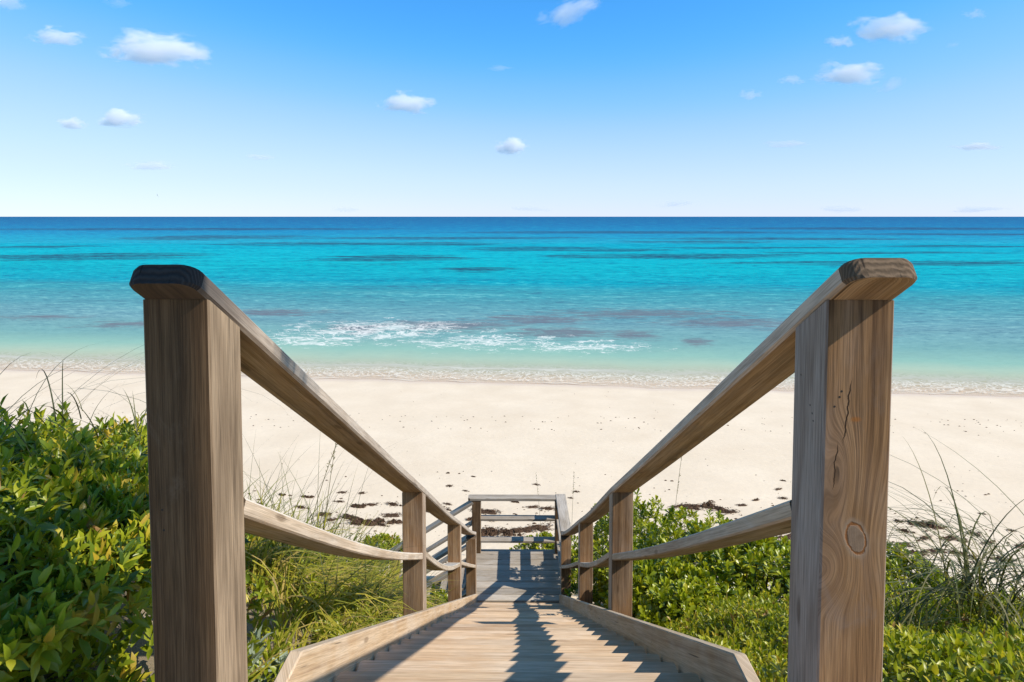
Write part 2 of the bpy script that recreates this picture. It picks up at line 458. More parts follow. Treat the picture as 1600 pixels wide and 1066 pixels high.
# ------------------------------------------------------------------ sea
def sea_mat():
    m = bpy.data.materials.new('sea_water'); g = NT(m)
    oc = g.n('TexCoord').outputs['Object']
    x, y, z = g.sep(oc)
    wig = g.noise(g.comb(g.math('MULTIPLY', x, .25), 0, 0), 1, 3)
    s0 = g.math('SUBTRACT', g.math('ADD', y, g.math('MULTIPLY', x, -SHORE_S)), SHORE0)
    s = g.math('ADD', s0, g.math('MULTIPLY', g.math('SUBTRACT', wig, .5), 1.6))
    sp = g.math('MAXIMUM', s, 0.0)
    # large slow mottling of the depth so the bands are not ruled lines
    big = g.noise(g.vmath('MULTIPLY', oc, (.012, .035, 1)), 1, 4, .55)
    mid = g.noise(g.vmath('MULTIPLY', oc, (.07, .22, 1)), 1, 4, .6)
    sm = g.math('MULTIPLY', sp, g.math('ADD', .72, g.math('ADD', g.math('MULTIPLY', big, .36), g.math('MULTIPLY', mid, .20))))
    q = g.math('DIVIDE', sm, g.math('ADD', sm, 40.0))
    col = g.ramp(q, [(0.0, srgb(222, 200, 168)), (.025, srgb(204, 200, 174)), (.06, srgb(176, 186, 162)), (.12, srgb(136, 174, 160)), (.18, srgb(114, 158, 156)),
                     (.27, srgb(106, 150, 158)), (.36, srgb(84, 146, 156)), (.44, srgb(54, 144, 156)), (.50, srgb(10, 148, 166)),
                     (.60, srgb(0, 162, 174)), (.70, srgb(0, 164, 180)), (.79, srgb(0, 150, 176)), (.86, srgb(0, 126, 168)),
                     (.93, srgb(0, 102, 152)), (1.0, srgb(0, 84, 136))])
    # streaky ripples, stretched along the shore
    rp = g.noise(g.vmath('MULTIPLY', oc, (.35, 1.5, 1)), 1, 5, .65)
    rp2 = g.noise(g.vmath('MULTIPLY', oc, (.05, .28, 1)), 1, 5, .7)
    lg = g.math('LOGARITHM', g.math('ADD', sp, 25.0), 2.718)
    rp3 = g.noise(g.comb(g.math('DIVIDE', g.math('MULTIPLY', x, 48.0), g.math('ADD', sp, 25.0)), g.math('MULTIPLY', lg, 80.0), 0), 1, 6, .75)
    rps = g.math('ADD', g.math('MULTIPLY', rp, .25), g.math('ADD', g.math('MULTIPLY', rp2, .25), g.math('MULTIPLY', rp3, .5)))
    deep = g.step(s, 5, 16, .1, 1)
    col = g.mix(g.math('MULTIPLY', deep, g.step(rps, .41, .51, .62, 0)), col, g.mix(g.step(s, 15, 50), srgb(66, 108, 126), srgb(0, 78, 122)))
    col = g.mix(g.math('MULTIPLY', deep, g.step(rps, .51, .61, 0, .50)), col, g.mix(g.step(s, 15, 50), srgb(150, 196, 190), srgb(40, 196, 204)))
    # reef patches
    wx = g.math('MULTIPLY', g.math('SUBTRACT', g.noise(g.vmath('MULTIPLY', oc, (.035, .20, 1)), 1, 8, .80), .5), 5.5)
    reef = None
    def px(xp, yp):
        d = 942 * EZ / (yp - 338.5); return (xp - 808) / 942 * d, d
    patches = [(130, 401, 170, 6), (612, 404, 105, 7), (340, 371, 130, 4), (560, 381, 220, 3), (850, 389, 110, 4), (745, 421, 60, 4), (1060, 400, 190, 4),
               (960, 391, 90, 2), (1400, 411, 240, 4), (1090, 378, 110, 2), (1230, 373, 200, 2), (1480, 385, 110, 2), (1000, 363, 280, 2),
               (300, 358, 300, 2), (1400, 357, 280, 2), (60, 386, 80, 2), (1350, 395, 190, 2), (1180, 387, 160, 1.6), (700, 372, 220, 2), (1500, 366, 180, 1.6)]
    for (xp, yp, hwid, hh) in patches:
        cx, cy = px(xp, yp); rx = hwid / 942 * cy; ry = (px(xp, yp - hh)[1] - px(xp, yp + hh)[1]) / 2
        e = g.vmath('LENGTH', g.vmath('MULTIPLY', g.vmath('SUBTRACT', oc, (cx, cy, 0)), (1 / rx, 1 / ry, 0)))
        k = g.math('SUBTRACT', 1, e)
        reef = k if reef is None else g.math('MAXIMUM', reef, k)
    # violet-brown weed rock in the shallows
    shal = None
    for (xp, yp, hwid, hh) in [(700, 512, 170, 14), (880, 524, 120, 10), (985, 527, 55, 9), (1090, 538, 36, 7), (60, 500, 90, 6), (840, 500, 130, 10), (560, 520, 80, 10), (1150, 505, 160, 12), (1300, 520, 120, 8), (420, 490, 120, 8), (1000, 490, 200, 10), (200, 512, 90, 5)]:
        cx, cy = px(xp, yp); rx = hwid / 942 * cy; ry = (px(xp, yp - hh)[1] - px(xp, yp + hh)[1]) / 2
        e = g.vmath('LENGTH', g.vmath('MULTIPLY', g.vmath('SUBTRACT', oc, (cx, cy, 0)), (1 / rx, 1 / ry, 0)))
        k = g.math('SUBTRACT', 1, e)
        shal = k if shal is None else g.math('MAXIMUM', shal, k)
    rm = g.math('MULTIPLY', g.step(g.math('ADD', reef, wx), -.2, .3, 0, 1), g.step(reef, -.5, .0))
    rmt = g.math('MULTIPLY', rm, g.step(g.math('ADD', g.math('MULTIPLY', rp2, .5), g.math('MULTIPLY', rp3, .5)), .35, .6, 1, .35))
    col = g.mix(rmt, col, srgb(30, 50, 84))
    wx2 = g.math('MULTIPLY', g.math('SUBTRACT', g.noise(g.vmath('MULTIPLY', oc, (.45, 1.6, 1)), 1, 8, .8), .5), 4.5)
    col = g.mix(g.step(g.math('ADD', shal, wx2), .0, .9, 0, .72), col, srgb(104, 98, 110))
    # lacy foam where the swell breaks, and in the swash
    fo = None
    for (xp, yp, hwid, hh) in [(600, 520, 210, 24), (760, 538, 170, 15), (900, 545, 150, 12), (480, 535, 150, 14)]:
        cx, cy = px(xp, yp); rx = hwid / 942 * cy; ry = (px(xp, yp - hh)[1] - px(xp, yp + hh)[1]) / 2
        e = g.vmath('LENGTH', g.vmath('MULTIPLY', g.vmath('SUBTRACT', oc, (cx, cy, 0)), (1 / rx, 1 / ry, 0)))
        k = g.math('SUBTRACT', 1, e)
        fo = k if fo is None else g.math('MAXIMUM', fo, k)
    warp = g.n('TexNoise'); g.put(warp.inputs['Vector'], g.vmath('MULTIPLY', oc, (.6, .8, 1))); warp.inputs['Scale'].default_value = 1; warp.inputs['Detail'].default_value = 4
    wv = g.vmath('MULTIPLY', g.vmath('SUBTRACT', warp.outputs['Color'], (.5, .5, .5)), (2.4, 2.0, 0))
    fv = g.vmath('ADD', g.vmath('MULTIPLY', oc, (.75, 1.0, 0)), wv)
    vo = g.n('TexVoronoi', feature='DISTANCE_TO_EDGE'); g.put(vo.inputs['Vector'], fv); vo.inputs['Scale'].default_value = 1.5
    vo2 = g.n('TexVoronoi', feature='DISTANCE_TO_EDGE'); g.put(vo2.inputs['Vector'], fv); vo2.inputs['Scale'].default_value = 4.2
    fn = g.noise(g.vmath('MULTIPLY', oc, (.5, .9, 1)), 1, 5, .7)
    amt = g.step(g.math('ADD', fo, g.math('MULTIPLY', g.math('SUBTRACT', fn, .5), 3.4)), .0, 1.2)
    lace = g.math('MAXIMUM', g.step(vo.outputs['Distance'], 0, g.math('MULTIPLY', amt, .22), 1, 0),
                  g.math('MULTIPLY', g.step(vo2.outputs['Distance'], 0, g.math('MULTIPLY', amt, .17), 1, 0), .7))
    foam = g.math('MULTIPLY', lace, g.step(amt, .02, .35))
    # swash lace: thin curved lines of foam
    sw = g.math('MULTIPLY', g.step(s, -.6, -.2), g.step(s, 1.0, 3.4, 1, 0))
    swl = g.math('MULTIPLY', sw, g.step(vo2.outputs['Distance'], .0, .22, 1, 0))
    edge = g.math('MULTIPLY', g.step(g.math('ABSOLUTE', g.math('ADD', s, .55)), .03, .26, .7, 0), g.step(fn, .35, .65, .1, 1))
    edge2 = g.math('MULTIPLY', g.step(g.math('ABSOLUTE', g.math('SUBTRACT', g.math('ADD', s, g.math('MULTIPLY', fn, 1.6)), 2.6)), .05, .32, .75, 0), g.step(mid, .35, .6, .2, 1))
    caps = g.math('MULTIPLY', g.step(g.noise(g.vmath('MULTIPLY', oc, (.12, .5, 1)), 1, 3, .6), .80, .83), g.step(s, 60, 200, 0, .8))
    foam = g.math('MAXIMUM', g.math('MAXIMUM', foam, caps), g.math('MAXIMUM', g.math('MULTIPLY', swl, .80), g.math('MAXIMUM', edge, edge2)))
    col = g.mix(g.math('MULTIPLY', foam, .74), col, (.76, .75, .72, 1))
    # wave relief
    h = g.math('ADD', g.math('MULTIPLY', g.noise(g.vmath('MULTIPLY', oc, (.55, 1.5, 1)), 1, 4, .55), 1.0),
               g.math('MULTIPLY', g.noise(g.vmath('MULTIPLY', oc, (2.2, 5, 1)), 1, 3, .6), .22))
    bp = g.n('Bump'); bp.inputs['Distance'].default_value = .22
    g.put(bp.inputs['Strength'], g.step(s, 0, 14, .10, .55)); g.put(bp.inputs['Height'], h)
    df = g.n('BsdfDiffuse'); g.put(df.inputs['Color'], col); g.put(df.inputs['Normal'], bp.outputs[0])
    gl = g.n('BsdfGlossy'); gl.inputs['Roughness'].default_value = .25; g.put(gl.inputs['Normal'], bp.outputs[0])
    pr = g.n('MixShader'); g.put(pr.inputs[0], g.math('MULTIPLY', g.math('SUBTRACT', 1, foam), .045))
    g.t.links.new(df.outputs[0], pr.inputs[1]); g.t.links.new(gl.outputs[0], pr.inputs[2])
    tr = g.n('BsdfTransparent')
    op = g.step(s, -.6, 4.0, .30, .98)
    op = g.math('MULTIPLY', op, g.step(s, -.75, -.6))
    op = g.math('MAXIMUM', op, g.math('MULTIPLY', foam, g.step(s, -.75, -.6)))
    mx = g.n('MixShader'); g.put(mx.inputs[0], op)
    g.t.links.new(tr.outputs[0], mx.inputs[1]); g.t.links.new(pr.outputs[0], mx.inputs[2])
    g.out(mx.outputs[0])
    return m
sy = [22.0]
while sy[-1] < 70: sy.append(sy[-1] + .35)
while sy[-1] < 90000: sy.append(sy[-1] * 1.12)
su = np.concatenate([[-9, -4, -2.2], np.linspace(-1.6, 1.6, 161), [2.2, 4, 9]])
V = []
for y in sy:
    sc_ = max(y, 30) + 30
    for u in su:
        x = u * sc_
        s = y - shore(x)
        k = sstep(1, 8, s) * sstep(400, 60, s)
        z = k * (.10 * fbm(x * .06, y * .22, 5, 3) + .13 * max(0, fbm(x * .03 + 9, y * .12, 2, 2)))
        z += .24 * math.exp(-((s - 12 - 3 * fbm(x * .05, 0, 4, 2)) / 2.0) ** 2) * (.6 + .6 * fbm(x * .08, 1, 1, 2))   # the small breaking swell
        V.append((x, y, z + .072 * sstep(9, 1.5, s)))
i = np.arange(len(sy) * len(su)).reshape(len(sy), len(su))
F = np.stack([i[:-1, :-1], i[:-1, 1:], i[1:, 1:], i[1:, :-1]], -1).reshape(-1, 4)
sea = link('sea', np_mesh('sea', V, [F], smooth=True), (sea_mat(),))
tag(sea, 'turquoise sea with dark reef patches and white foam', 'sea', kind='structure')

# ------------------------------------------------------------------ staircase
STAIR = empty('beach_staircase', (0, 1.4, EZ - 1.163))
tag(STAIR, 'weathered wooden stairs with railings leading down to the beach', 'staircase')
SO = Vector(STAIR.location)
def part(name):
    return empty(name, (0, 0, 0), STAIR)
def rel(x, y, z): return Vector((x, y, EZ + z)) - SO      # eye-relative to stair-local

upper = part('upper_flight'); landing = part('landing'); lower = part('lower_flight')
rail_l = part('stair_railing'); rail_r = part('stair_railing'); rail_land = part('landing_railing'); rail_low = part('lower_railing'); deck = part('top_deck')
tag(rail_l, 'stair railing with the handrail end coloured dark for shade'); tag(rail_r, 'stair railing with the knotty front post')

RUN, RISE, Y0, Z0 = .264, .164, 1.911, -1.491
tread_meshes = []
for k in range(4):
    tl = 1.172 + R.uniform(-.004, .004)
    me = board_mesh('tread', [(-tl / 2, 0, 0), (tl / 2, 0, 0)], (0, 1, 0), .286, .040, ch=.007, uoff=k * 3.0, round_start=.014, round_end=.014)
    for mm in (W_TREAD, E_TAN): me.materials.append(mm)
    tread_meshes.append(me)
for k in range(-1, 24):
    o = bpy.data.objects.new('tread', tread_meshes[k % 4]); COL.objects.link(o); o.parent = upper
    cx = .004 - .010 * max(0, k) / 24
    o.location = rel(cx + R.uniform(-.004, .004), Y0 + RUN * k - .143 + .0, Z0 - RISE * k - .02)
    o.location.y += .286 - .0          # nose is the far edge: the board lies on the near side of it
    o.location.y -= .286
    o.rotation_euler = (R.uniform(-.006, .006), R.uniform(-.003, .003), R.uniform(-.003, .003) + (math.pi if R.random() < .5 else 0))
# closed stringers, outside the tread ends
def stringer(xa, xb):
    """xa, xb: centre x at the top and at the foot; outline with a level top end"""
    out = [(1.36, -1.215), (1.625, -1.215), (8.27, -1.215 - .6195 * (8.27 - 1.625)), (8.27, -5.62), (7.98, -5.62), (1.36, -1.215 - .30)]
    n = len(out); V = []; t = .019
    for s in (-1, 1):
        for (y, z) in out:
            x = xa + (xb - xa) * (y - 1.36) / 6.9
            V.append(tuple(rel(x + s * t, y, z)))
    F4 = []; UV = []
    L = lambda q: (q[0] * .85 - q[1] * .53, q[0] * .53 + q[1] * .85)
    for i in range(n):
        j = (i + 1) % n
        F4.append((i, j, n + j, n + i)); a, b = L(out[i]), L(out[j])
        UV += [a, b, (b[0], b[1] + .04), (a[0], a[1] + .04)]
    caps = np.array([list(range(n)), list(range(2 * n - 1, n - 1, -1))])
    UV += [L(out[i]) for i in range(n)] + [L(out[i]) for i in range(n - 1, -1, -1)]
    me = np_mesh('stringer', V, [np.array(F4), caps], uv=UV)
    import bmesh
    b = bmesh.new(); b.from_mesh(me); bmesh.ops.recalc_face_normals(b, faces=b.faces)
    bmesh.ops.bevel(b, geom=list(b.edges), offset=.004, segments=1, affect='EDGES')
    b.to_mesh(me); b.free()
    return link('stringer', me, (W_STR,), upper)
stringer(-.621, -.580); stringer(.619, .612)

PS = .14
def post(parent, x0, y0, ztop, zbot, mat=W_POST, slope=.6162, w=PS, datum=None):
    """x0,y0: least x and y; ztop at the near face"""
    loc = rel(x0, y0, datum if datum is not None else zbot)
    c = Vector((x0 + w / 2, y0 + w / 2, 0))
    pts = [rel(c.x, c.y, zbot), rel(c.x, c.y, (zbot + ztop) / 2), rel(c.x, c.y, ztop)]
    return board('post', pts, (1, 0, 0), w, w, mat, parent, loc=loc, top_slope=slope, ch=.004)

TOPZ = lambda y: -.1716 - .6162 * (y - 1.24)
# (inner x, y) of each post on either side, from the top to the foot
PL = [(-.641, 1.240), (-.640, 3.985), (-.6225, 6.42), (-.588, 8.34)]
PR = [(.638, 1.240), (.638, 3.955), (.652, 6.13), (.626, 8.34)]
for side, plist, par in ((-1, PL, rail_l), (1, PR, rail_r)):
    for i, (xi, y) in enumerate(plist):
        x0 = xi - PS if side < 0 else xi
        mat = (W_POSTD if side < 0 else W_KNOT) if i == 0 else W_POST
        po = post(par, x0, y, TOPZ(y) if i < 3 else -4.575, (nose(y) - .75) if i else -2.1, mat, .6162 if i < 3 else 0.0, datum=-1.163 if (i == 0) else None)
        if i == 0: po['label'] = 'dark straight-grained front post' if side < 0 else 'front post with a large knot and cracks'
    # handrail cap: three boards end to end
    cw, ct = .142, .042
    xs = [(xi + side * (cw / 2 - .001)) for xi, y in plist]
    cs = math.cos(math.atan(.6162))
    lift = ct / 2 / cs + .001
    ends = [(1.240 - (.052 if side < 0 else .078)), plist[1][1] + .07, plist[2][1] + .07, plist[3][1] + .10]
    prevx = xs[0]
    for i in range(3):
        ya, yb = ends[i], ends[i + 1]
        za, zb = TOPZ(ya) + lift, (TOPZ(yb) + lift) if i < 2 else (-4.575 + ct / 2 + .006)
        n = 9; pts = []
        sag = (.006, .022, .030)[i]
        for k in range(n):
            t = k / (n - 1)
            pts.append(rel(xs[i] + (xs[i + 1] - xs[i]) * t, ya + (yb - ya) * t + (.001 if i else 0), za + (zb - za) * t - sag * math.sin(math.pi * t) * (t ** .6)))
        board('handrail', pts, (1, 0, 0), cw, ct, (W_RAILD if (side < 0 and i == 0) else W_RAIL), par, end=E_SHADED if side < 0 else E_TAN, ch=.007, round_start=.034 if i == 0 else 0, loc=pts[0])
    # middle rails between the posts, laid flat, sagging a little
    for i in range(3):
        (xa, y1), (xb, y2) = plist[i], plist[i + 1]
        ya, yb = y1 + PS + .001, y2 - .001
        za = TOPZ(y1 + PS) - .405 - .019; zb = TOPZ(y2) - .425 - .019 if i < 2 else -4.575 - .40
        sag = ((.042, .070, .004) if side < 0 else (.022, .035, .012))[i]
        pts = []
        for k in range(13):
            t = k / 12
            pts.append(rel((xa + (xb - xa) * t) + side * PS / 2, ya + (yb - ya) * t, za + (zb - za) * t - sag * math.sin(math.pi * t)))
        board('middle_rail', pts, (1, 0, 0),   .138, .040, W_MID, par, ch=.005, loc=pts[0])
# nail heads on the front posts
NAIL = bpy.data.materials.new('rusty_nail'); NT(NAIL).principled((.03, .022, .018, 1), .6, None, .4)
def nail(par, loc, nrm):
    V = [(0, 0, 0)] + [(math.cos(a) * .0024, math.sin(a) * .0024, 0) for a in np.linspace(0, 2 * math.pi, 9)[:-1]]
    V = np.array(V + [(v[0], v[1], -.004) for v in V[1:]])
    F3 = np.array([(0, 1 + k, 1 + (k + 1) % 8) for k in range(8)])
    F4 = np.array([(1 + k, 9 + k, 9 + (k + 1) % 8, 1 + (k + 1) % 8) for k in range(8)])
    o = link('nail_head', np_mesh('nail_head', V, [F3, F4]), (NAIL,), par, loc)
    o.rotation_euler = Vector(nrm).to_track_quat('Z', 'Y').to_euler()
for (dx_, z) in ((.035, -.362), (.031, -.374), (.021, -.394)):
    nail(rail_r, rel(.638 + dx_, 1.2397, z), (0, -1, 0))
for (dy_, z) in ((.105, -.355), (.06, -.41), (.045, -.44), (.05, -.425)):
    nail(rail_r, rel(.6377, 1.24 + dy_, z), (-1, 0, 0))
for (dx_, z) in ((.03, -.62), (.032, -.664)):
    nail(rail_l, rel(-.781 + dx_, 1.2397, z), (0, -1, 0))

for yy_ in (4.0, 4.06, 6.18, 6.24, 2.6):
    nail(upper, rel(.619 - .0193 - .007 * (yy_ - 1.36) / 6.9, yy_, -1.215 - .6195 * (yy_ - 1.625) - .075), (-1, 0, 0))
# top deck behind the first tread
for k in range(9):
    yb = 1.383 - .07 - k * .146
    board('deck_board', [rel(-1.0, yb, -1.183), rel(1.0, yb, -1.183)], (0, 1, 0), .14, .038, W_TREAD, deck, loc=rel(-1.0, yb, -1.183)) if k else \
        board('deck_board', [rel(-.60, yb, -1.183), rel(.60, yb, -1.183)], (0, 1, 0), .14, .038, W_TREAD, deck, loc=rel(-.6, yb, -1.183))

# landing
LZ = -5.427
lm = []
for k in range(9):
    yc = 8.27 + .072 + k * .1475
    o = board('landing_board', [rel(-.66, yc, LZ - .019), rel(.70, yc, LZ - .019)], (0, 1, 0), .1405, .038, W_GREY, landing, loc=rel(-.66, yc, LZ - .019))
    o.rotation_euler.x = R.uniform(-.008, .008)
LYE = 8.27 + 9 * .1475
for x in (-.62, .64):
    board('joist', [rel(x, 8.30, LZ - .14), rel(x, LYE, LZ - .14)], (1, 0, 0), .038, .19, W_STR, landing, loc=rel(x, 8.3, LZ - .14))
board('fascia', [rel(-.66, LYE + .022, LZ - .135), rel(.70, LYE + .022, LZ - .135)], (0, 1, 0), .038, .19, W_STR, landing, loc=rel(-.66, LYE + .022, LZ - .135))
# landing railing: back and right-hand sides
YB = 9.46
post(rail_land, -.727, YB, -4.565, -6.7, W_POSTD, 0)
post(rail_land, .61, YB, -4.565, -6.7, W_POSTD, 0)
board('handrail', [rel(-.79, YB + .07, -4.541), rel(.62, YB + .07, -4.541)], (0, 1, 0), .15, .045, W_GREY, rail_land, round_start=.03, loc=rel(-.79, YB + .07, -4.541), ch=.007)
board('handrail', [rel(.705, YB + .16, -4.538), rel(.705, 8.455, -4.538)], (1, 0, 0), .165, .045, W_GREY, rail_land, loc=rel(.705, YB + .16, -4.538), ch=.007)
for z in (-4.875, -5.235):
    board('middle_rail', [rel(-.586, YB + .07, z), rel(.609, YB + .07, z)], (0, 1, 0), .138, .038, W_GREY, rail_land, loc=rel(-.58, YB + .07, z))
    board('middle_rail', [rel(.70, 8.482, z), rel(.70, YB - .001, z)], (1, 0, 0), .138, .038, W_GREY, rail_land, loc=rel(.7, 8.48, z))

# lower flight, turning left (towards -x) off the landing
LR, LRISE = .275, .172
for k in range(1, 6):
    xc = -.66 - LR * (k - .5) + .01
    zc = LZ - LRISE * k - .02
    board('tread', [rel(xc, 8.52, zc), rel(xc, 9.44, zc)], (1, 0, 0), .285, .04, W_GREY, lower, loc=rel(xc, 8.52, zc))
for y in (8.485, 9.475 - .002):
    a = Vector((-.66, 0, LZ - .13)); b = Vector((-2.02, 0, LZ - .13 - .6255 * 1.36))
    board('stringer', [rel(a.x, y, a.z), rel(b.x, y, b.z)], (0, 1, 0), .038, .25, W_STR, lower, loc=rel(a.x, y, a.z))
for y, x_start in ((YB, -.727), (8.34, -.728)):
    post(rail_low, -2.04, y, -5.45, -6.9, W_POST, 0)
    zt = -4.575
    yc = y + .07
    board('handrail', [rel(x_start + .02, yc, zt - .02), rel(-2.10, yc, zt - .02 - .632 * (2.10 + x_start + .02))], (0, 1, 0), .15, .045, W_GREY, rail_low, loc=rel(x_start, yc, zt), ch=.007)
    for dz_ in (.36, .70):
        board('middle_rail', [rel(x_start - .002, yc, zt - dz_ - .02), rel(-1.898, yc, zt - dz_ - .02 - .632 * (1.898 + x_start))], (0, 1, 0), .11, .038, W_GREY, rail_low, loc=rel(x_start, yc, zt - dz_))

# ------------------------------------------------------------------ plants
def leaf_mat(name, stops, trans=.35, rough=.42, spec=.4):
    m = bpy.data.materials.new(name); g = NT(m)
    a = g.n('Attribute'); a.attribute_name = 'tint'
    oc = g.n('TexCoord').outputs['Object']
    n = g.noise(oc, 3.0, 3)
    f = g.math('ADD', a.outputs['Fac'], g.math('MULTIPLY', g.math('SUBTRACT', n, .5), .35), clamp=True)
    col = g.ramp(f, stops)
    pr = g.principled(col, rough, None, spec, out=False)
    tl = g.n('BsdfTranslucent'); g.put(tl.inputs[0], g.mix(1, col, (1.25, 1.25, .55, 1), 'MULTIPLY'))
    mx = g.n('MixShader'); mx.inputs[0].default_value = trans
    g.t.links.new(pr.outputs[0], mx.inputs[1]); g.t.links.new(tl.outputs[0], mx.inputs[2])
    g.out(mx.outputs[0])
    return m
M_SHRUB = leaf_mat('shrub_leaf', rough=.33, spec=.5, stops=[(0, (.045, .095, .026, 1)), (.3, (.12, .19, .020, 1)), (.6, (.30, .36, .022, 1)), (.88, (.48, .46, .03, 1)), (1, (.50, .34, .04, 1))])
M_SCAEV = leaf_mat('fleshy_leaf', [(0, (.10, .15, .010, 1)), (.4, (.235, .29, .012, 1)), (.75, (.35, .375, .016, 1)), (1, (.50, .46, .03, 1))], .3, .33, .5)
M_COVER = leaf_mat('cover_leaf', [(0, (.10, .145, .012, 1)), (.4, (.235, .285, .015, 1)), (.8, (.38, .39, .022, 1)), (.96, (.50, .42, .04, 1)), (1, (.30, .17, .06, 1))], .35, .38, .45)
M_GRASS = leaf_mat('grass_blade', [(0, (.09, .13, .014, 1)), (.35, (.25, .28, .022, 1)), (.7, (.44, .39, .045, 1)), (.9, (.52, .39, .13, 1)), (1, (.56, .42, .21, 1))], .35, .5, .3)
M_OAT = leaf_mat('oat_blade', [(0, (.035, .045, .014, 1)), (.6, (.10, .11, .03, 1)), (1, (.26, .22, .10, 1))], .25, .5, .3)
M_SILVER = leaf_mat('silver_leaf', [(0, (.17, .22, .15, 1)), (1, (.36, .42, .32, 1))], .2, .6, .2)
M_STEM = bpy.data.materials.new('woody_stem'); _g = NT(M_STEM)
_g.principled(_g.mix(_g.noise(_g.n('TexCoord').outputs['Object'], 40, 3), (.10, .07, .04, 1), (.24, .18, .11, 1)), .85)

def leaf_template(shape):
    """length 1 along +y, normal +z; stations (t, half width, z)"""
    st = {'ellip': [(0, .02, 0), (.30, .17, .03), (.66, .16, .03), (1, .0, -.06)],
          'obov': [(0, .03, 0), (.42, .13, .05), (.80, .21, .06), (1, .06, .02)],
          'small': [(0, .03, 0), (.35, .22, .03), (.70, .20, .02), (1, .02, -.05)]}[shape]
    V, q = [], []
    for t, w, z in st:
        V += [(-w, t, z + w * .35), (0, t, z - .0), (w, t, z + w * .35)]
    for r in range(3):
        a = r * 3
        q += [(a, a + 1, a + 4, a + 3), (a + 1, a + 2, a + 5, a + 4)]
    return np.array(V), np.array(q)

def place_leaves(shape, P, D, N, S, T, wid=1.0):
    """P base points, D axis, N normal (n,3), S lengths, T tints -> V, F, tint"""
    tv, tq = leaf_template(shape)
    n = len(P)
    D = D / np.linalg.norm(D, axis=1, keepdims=True)
    N = N - (N * D).sum(1, keepdims=True) * D
    N = N / (np.linalg.norm(N, axis=1, keepdims=True) + 1e-9)
    X = np.cross(D, N)
    wv = np.full(n, wid) * RNG.uniform(.8, 1.2, n)
    bend = RNG.uniform(-.22, .12, n)
    zz = tv[None, :, 2] + bend[:, None] * tv[None, :, 1] ** 2
    V = P[:, None, :] + S[:, None, None] * (X[:, None, :] * (tv[None, :, 0] * wv[:, None])[..., None] + D[:, None, :] * tv[None, :, 1][..., None] + N[:, None, :] * zz[..., None])
    F = (np.arange(n)[:, None, None] * len(tv) + tq[None]).reshape(-1, 4)
    return V.reshape(-1, 3), F, np.repeat(T, len(tv))

def sprig_leaves(shape, P, A, nl, length, tilt, stem, tint, wid=1.0):
    """rosettes / sprigs at P with axis A"""
    n = len(P)
    A = A / np.linalg.norm(A, axis=1, keepdims=True)
    ref = np.where(np.abs(A[:, 2:3]) < .9, np.array([[0, 0, 1.0]]), np.array([[1.0, 0, 0]]))
    E1 = np.cross(A, ref); E1 /= np.linalg.norm(E1, axis=1, keepdims=True)
    E2 = np.cross(A, E1)
    ph0 = RNG.uniform(0, 6.28, n)
    base_t = RNG.normal(0, .19, n)
    out = []
    for j in range(nl):
        keep = RNG.random(n) < .92
        f = j / max(1, nl - 1)
        ph = ph0 + j * 2.4 + RNG.normal(0, .25, n)
        th = tilt[0] + (tilt[1] - tilt[0]) * (1 - f) + RNG.normal(0, .14, n)
        rad = np.cos(ph)[:, None] * E1 + np.sin(ph)[:, None] * E2
        D = np.cos(th)[:, None] * A + np.sin(th)[:, None] * rad
        Pj = P + A * (f * stem * RNG.uniform(.8, 1.2, n))[:, None]
        S = length * RNG.uniform(.65, 1.15, n) * (1 - .25 * f)
        T = np.clip(tint[0] + tint[1] * RNG.random(n) + base_t + .12 * f, 0, .965)
        T = np.where(RNG.random(n) < .012, 1.0, T)
        out.append((Pj[keep], D[keep], (A + RNG.normal(0, .15, (n, 3)))[keep], S[keep], T[keep]))
    P_, D_, N_, S_, T_ = [np.concatenate(x) for x in zip(*out)]
    return place_leaves(shape, P_, D_, N_, S_, T_, wid)

def tube(V, F, pts, r0, r1, n=5):
    b = len(V)
    for k, p in enumerate(pts):
        p = Vector(p); d = (Vector(pts[min(k + 1, len(pts) - 1)]) - Vector(pts[max(k - 1, 0)])).normalized()
        e1 = d.orthogonal().normalized(); e2 = d.cross(e1)
        r = r0 + (r1 - r0) * k / (len(pts) - 1)
        for j in range(n):
            a = 2 * math.pi * j / n
            V.append(tuple(p + (e1 * math.cos(a) + e2 * math.sin(a)) * r))
    for k in range(len(pts) - 1):
        for j in range(n):
            F.append((b + k * n + j, b + k * n + (j + 1) % n, b + (k + 1) * n + (j + 1) % n, b + (k + 1) * n + j))

